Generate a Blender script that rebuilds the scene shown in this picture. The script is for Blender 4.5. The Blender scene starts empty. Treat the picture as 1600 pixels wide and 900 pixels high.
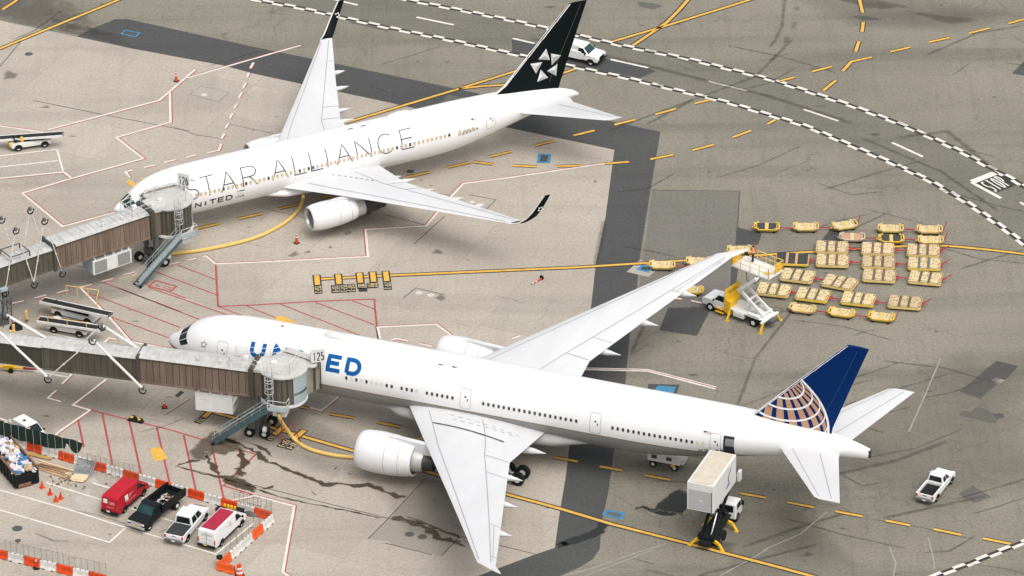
import bpy, bmesh, math, random
from mathutils import Vector, Matrix
random.seed(7)
SC=bpy.context.scene
COL=SC.collection
rad=math.radians
# ------------------------------------------------------------------ camera
F_PX=8138.18; PITCH=rad(29.41344); ROLL=rad(-0.78907); CAMH=260.9237; CAMY=-462.0
_f=Vector((0,math.cos(PITCH),-math.sin(PITCH))); _r0=Vector((1,0,0)); _u0=_r0.cross(_f)
_r=math.cos(ROLL)*_r0+math.sin(ROLL)*_u0; _u=-math.sin(ROLL)*_r0+math.cos(ROLL)*_u0
CAMP=Vector((0,CAMY,CAMH))
def G(px,py,z=0.0):
    "surveyed point at height z (read off the 1600x900 photograph)"
    d=_r*((px-800)/F_PX)+_u*((450-py)/F_PX)+_f
    t=(z-CAMH)/d.z
    return CAMP+d*t
cam=bpy.data.cameras.new('camera'); camo=bpy.data.objects.new('camera',cam); COL.objects.link(camo)
cam.sensor_width=36; cam.lens=36*F_PX/1600; cam.clip_start=5; cam.clip_end=12000
M=Matrix((_r,_u,-_f)).transposed().to_4x4(); M.translation=CAMP; camo.matrix_world=M
SC.camera=camo
# ------------------------------------------------------------------ materials
def mat(name,col,rough=.6,var=.12,scale=3.,metal=0.,spec=.4,bump=0.,coat=0.,col2=None,detail=4,stretch=None,vary=0):
    m=bpy.data.materials.new(name); m.use_nodes=True; n=m.node_tree.nodes; l=m.node_tree.links
    b=n['Principled BSDF']; b.inputs['Roughness'].default_value=rough; b.inputs['Metallic'].default_value=metal
    b.inputs['Specular IOR Level'].default_value=spec; b.inputs['Coat Weight'].default_value=coat
    tc=n.new('ShaderNodeTexCoord'); nz=n.new('ShaderNodeTexNoise'); nz.inputs['Scale'].default_value=scale; nz.inputs['Detail'].default_value=detail; nz.inputs['Roughness'].default_value=.65
    if stretch:
        mp=n.new('ShaderNodeMapping'); mp.inputs['Scale'].default_value=stretch; l.new(tc.outputs['Object'],mp.inputs[0]); l.new(mp.outputs[0],nz.inputs['Vector'])
    else: l.new(tc.outputs['Object'],nz.inputs['Vector'])
    rp=n.new('ShaderNodeValToRGB'); e=rp.color_ramp.elements; e[0].position=.3; e[1].position=.7
    c2=col2 or tuple(min(1,c*(1+var)) for c in col)
    c1=tuple(c*(1-var) for c in col) if not col2 else col
    e[0].color=(*c1,1); e[1].color=(*c2,1)
    l.new(nz.outputs['Fac'],rp.inputs[0]); l.new(rp.outputs[0],b.inputs['Base Color'])
    if vary:
        oi=n.new('ShaderNodeObjectInfo'); mr_=n.new('ShaderNodeMapRange'); mr_.inputs[3].default_value=1-vary; mr_.inputs[4].default_value=1+vary*.5; l.new(oi.outputs['Random'],mr_.inputs[0])
        mm=n.new('ShaderNodeVectorMath'); mm.operation='SCALE'; l.new(rp.outputs[0],mm.inputs[0]); l.new(mr_.outputs[0],mm.inputs['Scale']); l.new(mm.outputs[0],b.inputs['Base Color'])
    if bump:
        bp=n.new('ShaderNodeBump'); bp.inputs['Strength'].default_value=bump; bp.inputs['Distance'].default_value=.02; l.new(nz.outputs['Fac'],bp.inputs['Height']); l.new(bp.outputs[0],b.inputs['Normal'])
    return m
def nd(m): return m.node_tree.nodes,m.node_tree.links
def ground_mat(name,c_lo,c_hi,c_streak,streak=.35,speck=.25,slabs=None,slabang=0,rough=.9,macro=.035,smooth_streak=(.012,.16),cracks=0):
    "weathered pavement: wide tone changes, stretched wear streaks, grain, optional slab joints"
    m=bpy.data.materials.new(name); m.use_nodes=True; n,l=nd(m); b=n['Principled BSDF']; b.inputs['Roughness'].default_value=rough; b.inputs['Specular IOR Level'].default_value=.2
    tc=n.new('ShaderNodeTexCoord'); P=tc.outputs['Object']
    def noise(sc,det=5,ro=.6,stretch=None,rot=0):
        z=n.new('ShaderNodeTexNoise'); z.inputs['Scale'].default_value=sc; z.inputs['Detail'].default_value=det; z.inputs['Roughness'].default_value=ro
        mp=n.new('ShaderNodeMapping'); mp.inputs['Rotation'].default_value=(0,0,rot)
        if stretch: mp.inputs['Scale'].default_value=(*stretch,1)
        l.new(P,mp.inputs[0]); l.new(mp.outputs[0],z.inputs['Vector']); return z.outputs['Fac']
    def ramp(i,a,bb,ca=(0,0,0),cb=(1,1,1)):
        r=n.new('ShaderNodeValToRGB'); e=r.color_ramp.elements; e[0].position=a; e[1].position=bb; e[0].color=(*ca,1); e[1].color=(*cb,1); l.new(i,r.inputs[0]); return r.outputs[0]
    def mix(f,a,bb,typ='MIX'):
        x=n.new('ShaderNodeMix'); x.data_type='RGBA'; x.blend_type=typ
        for s,v in ((x.inputs['Factor'],f),(x.inputs[6],a),(x.inputs[7],bb)):
            if isinstance(v,(int,float)): s.default_value=v
            elif isinstance(v,tuple): s.default_value=(*v,1)
            else: l.new(v,s)
        return x.outputs[2]
    def mul(a,k):
        x=n.new('ShaderNodeMath'); x.operation='MULTIPLY'; l.new(a,x.inputs[0]); x.inputs[1].default_value=k; return x.outputs[0]
    col=ramp(noise(macro,6,.62),.36,.64,c_lo,c_hi)
    col=mix(mul(ramp(noise(1.,5,.62,smooth_streak,rad(14)),.5,.72),streak),col,c_streak)
    col=mix(mul(ramp(noise(1.,6,.7,(.25,.03),rad(60)),.58,.74),streak*.55),col,c_streak)
    col=mix(mul(ramp(noise(.35,8,.72),.58,.76),streak*.6),col,c_streak)
    if slabs:
        br=n.new('ShaderNodeTexBrick'); br.inputs['Color1'].default_value=(.93,.93,.92,1); br.inputs['Color2'].default_value=(1.03,1.02,1.01,1); br.inputs['Mortar'].default_value=(.78,.77,.75,1)
        br.inputs['Scale'].default_value=1; br.inputs['Mortar Size'].default_value=.03; br.inputs['Brick Width'].default_value=slabs; br.inputs['Row Height'].default_value=slabs*.98; br.offset=0
        mp=n.new('ShaderNodeMapping'); mp.inputs['Rotation'].default_value=(0,0,-slabang); l.new(P,mp.inputs[0]); l.new(mp.outputs[0],br.inputs['Vector'])
        col=mix(1.,col,br.outputs['Color'],'MULTIPLY')
    col=mix(mul(ramp(noise(1.,6,.7,(.7,.05),rad(-62)),.52,.72),streak*.45),col,c_streak)
    col=mix(mul(ramp(noise(1.,5,.7,(.04,.9),rad(14)),.5,.75),streak*.4),col,c_hi)
    g=noise(3.4,9,.9)
    col=mix(1.,col,ramp(g,.36,.64,(1-speck,)*3,(1+speck*.7,)*3),'MULTIPLY')
    if cracks:
        vo=n.new('ShaderNodeTexVoronoi'); vo.feature='DISTANCE_TO_EDGE'; vo.inputs['Scale'].default_value=.11
        nz=n.new('ShaderNodeTexNoise'); nz.inputs['Scale'].default_value=.35; nz.inputs['Detail'].default_value=6; l.new(P,nz.inputs['Vector'])
        ad=n.new('ShaderNodeVectorMath'); ad.operation='MULTIPLY_ADD'; l.new(nz.outputs['Color'],ad.inputs[0]); ad.inputs[1].default_value=(5,5,0); l.new(P,ad.inputs[2]); l.new(ad.outputs[0],vo.inputs['Vector'])
        ck_=ramp(vo.outputs['Distance'],.002,.011,(1,1,1),(0,0,0)); ms=ramp(noise(.06,4,.6),.47,.6)
        mm=n.new('ShaderNodeMath'); mm.operation='MULTIPLY'; l.new(ck_,mm.inputs[0]); l.new(ms,mm.inputs[1])
        col=mix(mul(mm.outputs[0],cracks),col,tuple(c*.45 for c in c_streak))
    v=n.new('ShaderNodeTexNoise'); v.inputs['Scale'].default_value=.9; v.inputs['Detail'].default_value=3; l.new(P,v.inputs['Vector'])
    col=mix(mul(ramp(v.outputs['Fac'],.72,.8),.5),col,tuple(c*.45 for c in c_streak))
    l.new(col,b.inputs['Base Color']); return m
def stain_mat(name,col,a=.8,rough=.6,nscale=.8,sharp=.15,spec=.3,amp=2.2):
    m=bpy.data.materials.new(name); m.use_nodes=True; n,l=nd(m); b=n['Principled BSDF']; b.inputs['Base Color'].default_value=(*col,1); b.inputs['Roughness'].default_value=rough; b.inputs['Specular IOR Level'].default_value=spec
    at=n.new('ShaderNodeAttribute'); at.attribute_name='cover'; tc=n.new('ShaderNodeTexCoord')
    z=n.new('ShaderNodeTexNoise'); z.inputs['Scale'].default_value=nscale; z.inputs['Detail'].default_value=7; z.inputs['Roughness'].default_value=.68; l.new(tc.outputs['Object'],z.inputs['Vector'])
    s=n.new('ShaderNodeMath'); s.operation='MULTIPLY_ADD'; l.new(z.outputs['Fac'],s.inputs[0]); s.inputs[1].default_value=amp; q=n.new('ShaderNodeMath'); q.operation='ADD'; q.inputs[1].default_value=.55-amp*.5; l.new(at.outputs['Fac'],q.inputs[0]); l.new(q.outputs[0],s.inputs[2])
    r=n.new('ShaderNodeMapRange'); r.inputs[1].default_value=.95-sharp; r.inputs[2].default_value=.95+sharp; r.inputs[4].default_value=a; l.new(s.outputs[0],r.inputs[0])
    l.new(r.outputs[0],b.inputs['Alpha']); return m
MT={}
def M_(k,*a,**kw):
    if k not in MT: MT[k]=mat(k,*a,**kw)
    return MT[k]
white=mat('white_paint',(.72,.72,.715),.35,.03,.7,spec=.4)
white2=mat('white_metal',(.66,.66,.64),.5,.06,2.)
grey=mat('grey_metal',(.42,.43,.43),.5,.12,3.)
lgrey=mat('pale_grey_metal',(.6,.6,.58),.55,.12,2.5)
dgrey=mat('dark_grey_metal',(.09,.095,.095),.6,.2,4.)
black=mat('black_rubber',(.014,.016,.016),.8,.2,6.,spec=.15)
blackp=mat('black_paint',(.009,.012,.013),.4,.1,2.,spec=.15)
glass=mat('dark_glass',(.008,.014,.014),.1,.3,1.5,spec=.35)
glassg=mat('green_glass',(.012,.045,.044),.1,.5,1.5,spec=.45)
yellow=mat('yellow_paint',(.72,.43,.02),.5,.1,3.)
orange=mat('orange_plastic',(.60,.062,.012),.55,.2,2.5,spec=.2,vary=.12)
orange2=mat('faded_orange_plastic',(.68,.1,.018),.55,.16,2.5,spec=.2)
redp=mat('red_paint',(.40,.013,.026),.45,.1,2.,spec=.2)
steel=mat('steel',(.55,.55,.54),.4,.1,4.,metal=.6)
rimm=mat('wheel_rim',(.62,.62,.6),.45,.1,6.)
redlens=mat('red_lens',(.5,.03,.04),.25,.1,5.)
lens=mat('clear_lens',(.7,.7,.68),.2,.1,5.)
amber=mat('amber_plate',(.75,.42,.03),.5,.1,5.)
# ------------------------------------------------------------------ mesh builder
class MB:
    def __init__(s): s.v=[]; s.f=[]; s.mi=[]; s.cov=None
    def add(s,vs,fs,m=0,T=None):
        o=len(s.v)
        s.v+=[tuple(T@Vector(p)) if T else tuple(p) for p in vs]
        s.f+=[[o+i for i in f] for f in fs]; s.mi+=[m]*len(fs); return s
    def box(s,c,d,rz=0,m=0,tx=1,ty=1,T=None,sx=0):
        x,y,z=[k/2 for k in d]; vs=[]
        for zz,kx,ky in((-z,1,1),(z,tx,ty)):
            for a,b in((-x,-y),(x,-y),(x,y),(-x,y)): vs.append(Vector((a*kx+(sx if zz>0 else 0),b*ky,zz)))
        R=Matrix.Translation(c)@Matrix.Rotation(rz,4,'Z')
        if T: R=T@R
        return s.add([R@v for v in vs],[(0,3,2,1),(4,5,6,7),(0,1,5,4),(1,2,6,5),(2,3,7,6),(3,0,4,7)],m)
    def bar(s,a,b,w=.1,h=None,m=0):
        a=Vector(a); b=Vector(b); h=h or w; d=(b-a); L=d.length
        if L<1e-6: return s
        d/=L; up=Vector((0,0,1)) if abs(d.z)<.95 else Vector((1,0,0)); x=d.cross(up).normalized(); y=x.cross(d)
        vs=[p+x*i*w/2+y*j*h/2 for p in(a,b) for i,j in((-1,-1),(1,-1),(1,1),(-1,1))]
        return s.add(vs,[(0,3,2,1),(4,5,6,7),(0,1,5,4),(1,2,6,5),(2,3,7,6),(3,0,4,7)],m)
    def cyl(s,a,b,r0,r1=None,n=10,m=0,cap=True,m2=None):
        a=Vector(a); b=Vector(b); r1=r0 if r1 is None else r1; d=(b-a).normalized(); up=Vector((0,0,1)) if abs(d.z)<.95 else Vector((1,0,0)); x=d.cross(up).normalized(); y=x.cross(d)
        vs=[p+(x*math.cos(2*math.pi*i/n)+y*math.sin(2*math.pi*i/n))*r for p,r in((a,r0),(b,r1)) for i in range(n)]
        s.add(vs,[(i,(i+1)%n,n+(i+1)%n,n+i) for i in range(n)],m)
        if cap: s.add(vs,[tuple(range(n))[::-1],tuple(range(n,2*n))],m if m2 is None else m2)
        return s
    def tube(s,pts,r,n=6,m=0,cap=True):
        P=[Vector(p) for p in pts]; vs=[]; k=len(P)
        for i,p in enumerate(P):
            d=(P[min(i+1,k-1)]-P[max(i-1,0)]).normalized(); up=Vector((0,0,1)) if abs(d.z)<.95 else Vector((1,0,0)); x=d.cross(up).normalized(); y=x.cross(d)
            rr=r[i] if isinstance(r,(list,tuple)) else r
            vs+=[p+(x*math.cos(2*math.pi*j/n)+y*math.sin(2*math.pi*j/n))*rr for j in range(n)]
        fs=[(i*n+j,i*n+(j+1)%n,(i+1)*n+(j+1)%n,(i+1)*n+j) for i in range(k-1) for j in range(n)]
        if cap: fs+=[tuple(range(n))[::-1],tuple(range((k-1)*n,k*n))]
        return s.add(vs,fs,m)
    def loft(s,rings,m=0,cap=True,closed=True):
        n=len(rings[0]); vs=[p for r in rings for p in r]; k=len(rings); fs=[]
        for i in range(k-1):
            for j in range(n if closed else n-1): fs.append((i*n+j,i*n+(j+1)%n,(i+1)*n+(j+1)%n,(i+1)*n+j))
        if cap: fs+=[tuple(range(n))[::-1],tuple(range((k-1)*n,k*n))]
        return s.add(vs,fs,m)
    def prism(s,poly,z0,z1,m=0,T=None):
        n=len(poly); vs=[(x,y,z0) for x,y in poly]+[(x,y,z1) for x,y in poly]
        return s.add(vs,[tuple(range(n))[::-1],tuple(range(n,2*n))]+[(i,(i+1)%n,n+(i+1)%n,n+i) for i in range(n)],m,T)
    def side(s,poly,y0,y1,m=0,T=None):
        "polygon in x,z pushed along y"
        n=len(poly); vs=[(x,y0,z) for x,z in poly]+[(x,y1,z) for x,z in poly]
        return s.add(vs,[tuple(range(n)),tuple(range(n,2*n))[::-1]]+[(i,n+i,n+(i+1)%n,(i+1)%n) for i in range(n)],m,T)
    def lathe(s,prof,c,n=28,m=0,ax='X'):
        "prof (t,r) along local +x through c"
        vs=[]
        for t,r in prof: vs+=[(c[0]+t,c[1]+r*math.cos(2*math.pi*j/n),c[2]+r*math.sin(2*math.pi*j/n)) for j in range(n)]
        return s.add(vs,[(i*n+j,i*n+(j+1)%n,(i+1)*n+(j+1)%n,(i+1)*n+j) for i in range(len(prof)-1) for j in range(n)],m)
    def quad(s,a,b,c,d,m=0): return s.add([a,b,c,d],[(0,1,2,3)],m)
    def poly(s,pts,m=0): return s.add(pts,[tuple(range(len(pts)))],m)
    def ribbon(s,pts,w,fn=None,step=None,m=0,closed=False,off=0):
        "mitred strip of width w along 2D pts; fn maps (x,y)->3D"
        P=[Vector(p[:2]) for p in pts]
        if step:
            Q=[P[0]]
            for a,b in zip(P,P[1:]):
                k=max(1,int((b-a).length/step))
                Q+=[a.lerp(b,(i+1)/k) for i in range(k)]
            P=Q
        n=len(P); L=[];R=[]
        for i in range(n):
            d0=(P[i]-P[i-1]).normalized() if (i>0 or closed) and (P[i]-P[i-1]).length>1e-9 else None
            d1=(P[(i+1)%n]-P[i]).normalized() if (i<n-1 or closed) and (P[(i+1)%n]-P[i]).length>1e-9 else None
            d0=d0 or d1; d1=d1 or d0
            t=(d0+d1); t=t.normalized() if t.length>.2 else d1
            nn=Vector((-t.y,t.x)); k=1/max(.68,nn.dot(Vector((-d1.y,d1.x))))
            L.append(P[i]+nn*(off+w/2)*k); R.append(P[i]+nn*(off-w/2)*k)
        fn=fn or (lambda x,y:(x,y,0)); vs=[fn(p.x,p.y) for p in L]+[fn(p.x,p.y) for p in R]
        fs=[(n+i,n+i+1,i+1,i) for i in range(n-1)]+([(2*n-1,n,0,n-1)] if closed else [])
        return s.add(vs,fs,m)
    def build(s,name,mats,parent=None,smooth=0,bevel=0,loc=None,label=None,seg=2,recalc=True):
        me=bpy.data.meshes.new(name); me.from_pydata([tuple(v) for v in s.v],[],s.f)
        if not isinstance(mats,(list,tuple)): mats=[mats]
        for k in mats: me.materials.append(k)
        me.polygons.foreach_set('material_index',s.mi)
        if recalc:
            bm=bmesh.new(); bm.from_mesh(me); bmesh.ops.recalc_face_normals(bm,faces=bm.faces); bm.to_mesh(me); bm.free()
        if s.cov is not None:
            at=me.attributes.new('cover','FLOAT','POINT'); at.data.foreach_set('value',s.cov)
        if smooth:
            me.polygons.foreach_set('use_smooth',[True]*len(me.polygons)); me.set_sharp_from_angle(angle=rad(smooth))
        me.update(); o=bpy.data.objects.new(name,me); COL.objects.link(o)
        if parent: o.parent=parent
        if loc is not None: o.location=loc
        if bevel:
            b=o.modifiers.new('bevel','BEVEL'); b.width=bevel; b.segments=seg; b.limit_method='ANGLE'; b.angle_limit=rad(40)
        if label: o['label']=label
        return o
def tag(o,label,cat,group=None):
    o['label']=label; o['category']=cat
    if group: o['group']=group
    return o
def thing(name,label,cat,loc,rz=0,group=None):
    o=bpy.data.objects.new(name,None); COL.objects.link(o); o.location=loc; o.rotation_euler=(0,0,rz); o.empty_display_size=.3
    return tag(o,label,cat,group)
def struct(o,kind='structure'): o['kind']=kind; return o
def dup(root,loc,rz,label,group=None,skip=()):
    r=root.copy(); COL.objects.link(r); r.location=loc; r.rotation_euler=(0,0,rz); r['label']=label
    if group: r['group']=group
    def rec(src,dst):
        for ch in list(src.children):
            if ch.name.split('.')[0] in skip: continue
            c=ch.copy(); COL.objects.link(c); c.parent=dst; rec(ch,c)
    rec(root,r); return r
# ------------------------------------------------------------------ stroke lettering
def arc(cx,cy,rx,ry,a0,a1,n=14): return [(cx+rx*math.cos(rad(a0+(a1-a0)*i/n)),cy+ry*math.sin(rad(a0+(a1-a0)*i/n))) for i in range(n+1)]
GL={'A':[[(0,0),(.5,1),(1,0)],[(.2,.36),(.8,.36)]],'B':[[(.06,0),(.06,1),(.6,1)]+arc(.6,.76,.32,.24,90,-90)+[(.06,.52)],[(.06,.52)]+arc(.6,.26,.38,.26,90,-90)+[(.06,0)]],
'C':[arc(.52,.5,.5,.5,48,312,22)],'D':[[(.08,0),(.08,1),(.45,1)]+arc(.45,.5,.5,.5,90,-90,16)+[(.08,0)]],'E':[[(.95,1),(.08,1),(.08,0),(.95,0)],[(.08,.52),(.85,.52)]],
'F':[[(.95,1),(.08,1),(.08,0)],[(.08,.52),(.85,.52)]],'I':[[(.5,0),(.5,1)]],'L':[[(.1,1),(.1,0),(.95,0)]],'N':[[(.08,0),(.08,1),(.92,0),(.92,1)]],'O':[arc(.5,.5,.5,.5,90,450,26)],
'P':[[(.08,0),(.08,1),(.55,1)]+arc(.55,.73,.4,.27,90,-90)+[(.08,.46)]],'R':[[(.08,0),(.08,1),(.55,1)]+arc(.55,.74,.38,.26,90,-90)+[(.08,.48)],[(.5,.48),(.95,0)]],
'S':[arc(.5,.75,.42,.25,40,270,14)+arc(.5,.25,.44,.25,90,-140,14)],'T':[[(0,1),(1,1)],[(.5,1),(.5,0)]],'U':[[(.07,1),(.07,.42)]+arc(.5,.42,.43,.42,180,360,14)+[(.93,1)]],
'V':[[(0,1),(.5,0),(1,1)]],'0':[arc(.5,.5,.42,.5,90,450,20)],'1':[[(.25,.8),(.55,1),(.55,0)]],'2':[arc(.5,.72,.4,.28,160,-30,10)+[(.1,0),(.92,0)]],'3':[arc(.48,.75,.38,.25,150,-90,10)+arc(.48,.25,.42,.25,90,-150,10)],
'5':[[(.88,1),(.2,1),(.15,.55)]+arc(.47,.32,.42,.32,125,-150,14)],'6':[arc(.5,.32,.4,.32,90,450,18),[(.12,.36),(.3,.8),(.7,1)]],'7':[[(.08,1),(.92,1),(.4,0)]],'8':[arc(.5,.75,.34,.25,-90,270,14),arc(.5,.25,.42,.25,90,450,14)],'-':[[(.1,.5),(.9,.5)]],'9':[arc(.5,.68,.4,.32,90,450,18),[(.88,.64),(.7,.2),(.3,0)]]}
def text(mb,s,x,y,w,h,gap,sw,fn=None,m=0,step=None,narrow=None):
    "letters of width w, height h starting at x,y; returns end x"
    for ch in s:
        ww=w*(narrow or {}).get(ch,1)
        if ch!=' ':
            for st in GL[ch]:
                mb.ribbon([(x+p*ww,y+q*h) for p,q in st],sw,fn,step,m)
            x+=ww+gap
        else: x+=w*.7
    return x
# ------------------------------------------------------------------ pavement
ja=G(400,759); jb=G(607,810); SLAB=math.atan2(jb.y-ja.y,jb.x-ja.x)
asph=ground_mat('old_asphalt',(.193,.178,.143),(.245,.226,.182),(.11,.108,.088),streak=.7,speck=.42,cracks=.4)
asph_road=ground_mat('road_asphalt',(.152,.146,.121),(.19,.181,.15),(.097,.096,.082),streak=.7,speck=.4,cracks=.4)
asph_new=ground_mat('dark_asphalt',(.068,.070,.069),(.082,.083,.081),(.05,.052,.052),streak=.45,speck=.38)
asph_mid=ground_mat('grey_asphalt',(.152,.146,.127),(.176,.169,.148),(.11,.108,.096),streak=.4,speck=.36)
conc=ground_mat('concrete_apron',(.365,.325,.275),(.425,.384,.328),(.26,.232,.193),streak=.55,speck=.3,cracks=.2,slabs=7.62,slabang=SLAB,macro=.05)
conc2=ground_mat('pale_concrete',(.35,.32,.28),(.4,.375,.33),(.27,.245,.21),speck=.15)
dkpatch=ground_mat('dark_repair_asphalt',(.062,.065,.065),(.082,.083,.081),(.047,.049,.049),speck=.3)
mdpatch=ground_mat('worn_repair_asphalt',(.11,.108,.097),(.135,.131,.118),(.083,.083,.076),speck=.3)
g=MB().quad((-6000,-6000,0),(6000,-6000,0),(6000,6000,0),(-6000,6000,0)); struct(g.build('ground',asph,recalc=False))
def sheet(name,px,z,m):
    mb=MB()
    for P in (px if isinstance(px[0],list) else [px]): mb.poly([(*G(x,y)[:2],z) for x,y in P])
    o=mb.build(name,m); struct(o); return o
sheet('apron',[(0,32),(80,49),(207,76),(347,102),(400,116),(470,131),(607,160),(650,170),(810,203),(960,234),(946,340),(931,412),(924,476),(905,600),(890,695),(884,745),(875,797),(867,856),(837,866),(747,900),(640,938),(300,1000),(-900,1000),(-900,-160)],.004,conc)
sheet('new_asphalt_strip',[(120,57),(150,42),(180,30),(200,30),(400,74),(527,100),(700,136),(1032,206),(1016,300),(1000,400),(995,450),(985,510),(977,600),(960,700),(950,772),(940,815),(937,858),(926,874),(905,887),(875,900),(800,930),(640,975),(560,962),(640,938),(747,900),(837,866),(867,856),(875,797),(884,745),(890,695),(905,600),(924,476),(931,412),(946,340),(960,234),(810,203),(650,170),(607,160),(470,131),(400,116),(347,102),(207,76)],.008,asph_new)
UP=[(560,-22),(637,0),(700,12),(800,32),(857,45),(902,55),(975,72),(1075,92),(1200,123),(1272,146),(1330,165),(1397,190),(1437,207),(1477,225),(1512,242),(1550,264),(1582,280),(1600,291),(1660,332)]
LO=[(330,-17),(400,0),(462,11),(525,25),(615,45),(700,62),(800,84),(890,103),(975,121),(1070,144),(1137,160),(1200,179),(1260,197),(1322,224),(1390,253),(1450,281),(1512,317),(1562,352),(1600,381),(1640,415)]
sheet('service_road',UP+LO[::-1],.004,asph_road)
sheet('asphalt_patch',[[(1019,297),(1156,299),(1150,385),(1142,455),(1100,490),(1044,480),(995,470),(1003,420)]],.0085,asph_mid)
sheet('dark_patch',[[(1044,481),(1079,481),(1081,479),(1111,482),(1089,525),(1030,516)],[(1151,355),(1190,365),(1185,382),(1149,383)],[(1143,410),(1154,412),(1150,447),(1141,447)],[(1297,358),(1313,362),(1308,376),(1284,376)],[(1581,115),(1600,95),(1640,80),(1640,125)],[(1557,564),(1591,572),(1575,590),(1558,602),(1542,613),(1532,623),(1499,612)],[(800,62),(900,82),(1010,104),(1024,112),(1000,122),(900,104),(800,83)],[(1013,600),(1062,601),(1056,618),(1011,612)]],.012,dkpatch)
sheet('worn_patch',[[(1333,645),(1362,648),(1355,662),(1325,656)],[(1500,644),(1530,636),(1563,650),(1555,662),(1500,650)],[(1520,759),(1550,777),(1522,786),(1497,772)],[(700,148),(790,165),(770,175),(690,160)],[(545,33),(612,46),(605,49),(548,36)],[(995,3),(1022,5),(1037,10),(1020,15),(1000,10)]],.012,mdpatch)
sheet('grey_slab',[[(690,869),(575,842),(607,810),(665,747),(760,768),(715,842)]],.0125,ground_mat('grey_concrete',(.275,.247,.212),(.315,.284,.246),(.21,.19,.165),speck=.17))
sheet('concrete_pad',[[(979,425),(1000,406),(1034,416),(1013,433)],[(1547,595),(1556,590),(1570,594),(1561,602)],[(1503,640),(1509,634),(1523,636),(1518,644)],[(297,147),(315,135),(357,145),(341,159)],[(575,842),(583,846),(612,850),(606,846)]],.0165,conc2)
# stains with ragged edges: wet patches, oil, soot, scuffs; painted shade among the grime
def blob(mb,px,z=.02,grow=1.22):
    P=[Vector((*G(x,y)[:2],z)) for x,y in px]; c=sum(P,Vector())/len(P); n=len(P); o=len(mb.v)
    if mb.cov is None: mb.cov=[]
    mb.v+=[tuple(c)]; mb.cov.append(.85)
    for k,cv in((.55,.75),(.85,.5),(1.,.3),(grow,-.2)):
        mb.v+=[tuple(c+(p-c)*k) for p in P]; mb.cov+=[cv]*n
    for i in range(n):
        j=(i+1)%n; mb.f.append([o,o+1+i,o+1+j]); mb.mi.append(0)
        for r in range(3):
            a=o+1+r*n; mb.f.append([a+i,a+n+i,a+n+j,a+j]); mb.mi.append(0)
def stream(mb,px,w,z=.02,jag=0):
    if mb.cov is None: mb.cov=[]
    P=[G(x,y) for x,y in px]; Q=[P[0]]
    for a,b in zip(P,P[1:]):
        k=max(1,int((b-a).length/.5)); Q+=[a.lerp(b,(i+1)/k) for i in range(k)]
    o=len(mb.v); n=len(Q)
    for i,p in enumerate(Q):
        d=(Q[min(i+1,n-1)]-Q[max(0,i-1)]).normalized(); nn=Vector((-d.y,d.x,0)); e=min(1,(i+.5)/2,(n-i-.5)/2)
        ww=w
        if jag: ww=w*random.uniform(.45,1.75); p=p+nn*random.uniform(-.45,.45)*w
        for k,cv in((-1,-.25),(-.5,.42),(0,.72),(.5,.42),(1,-.25)):
            q=p+nn*k*ww; mb.v.append((q.x,q.y,z)); mb.cov.append(cv*e if cv>0 else cv)
    for i in range(n-1):
        for k in range(4): a=o+i*5+k; mb.f.append([a,a+1,a+6,a+5]); mb.mi.append(0)
wet=MB()
damp=MB(); blob(damp,[(292,706),(312,688),(335,672),(352,682),(376,690),(384,704),(360,706),(352,712),(335,708),(318,722),(300,718)],.0245)
struct(damp.build('damp_stain',stain_mat('damp_concrete',(.1,.08,.055),.68,.5,.5,.14,amp=1.1),recalc=False))
blob(wet,[(345,744),(365,742),(385,750),(402,762),(398,770),(375,764),(352,756)],.0245)
for p,w in (([(350,684),(380,696),(402,708),(420,722),(450,733),(480,746),(505,757),(535,756),(552,760),(575,757),(598,768),(620,776),(637,777)],.42),([(322,705),(326,722),(338,740),(345,744)],.5),([(376,702),(381,720),(375,738),(365,748)],.62),([(348,748),(375,754),(402,764)],.3),([(405,764),(425,762),(430,756)],.25),([(318,720),(290,722),(276,730)],.35),([(277,729),(310,739),(350,748)],.2),([(388,690),(415,704),(430,716)],.3),([(608,808),(640,815),(665,826),(690,842),(715,850),(732,855)],.55),([(632,808),(665,818),(700,834),(725,842)],.35),([(520,735),(532,728)],.3),([(516,746),(530,742)],.2),([(340,672),(346,664)],.3),([(400,764),(440,778),(500,790),(560,802),(607,812)],.16)): stream(wet,p,w,.0245,1)
struct(wet.build('wet_stain',stain_mat('wet_concrete',(.066,.05,.031),.9,.45,.7,.12,amp=1.7),recalc=False))
oil=MB()
blob(oil,[(1027,786),(1045,772),(1062,762),(1080,768),(1082,790),(1066,806),(1040,800),(1022,796)],.0245)
stream(oil,[(990,796),(1005,792),(1024,800),(1045,804),(1066,803)],.6,.0245)
stream(oil,[(868,851),(885,848),(905,842),(922,836),(940,828),(946,815)],1.0,.0245); blob(oil,[(866,850),(882,844),(890,852),(872,858)],.0245)
struct(oil.build('oil_stain',stain_mat('oil_film',(.026,.029,.029),.9,.45,.6,.12,amp=1.7),recalc=False))
soot=MB()
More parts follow.
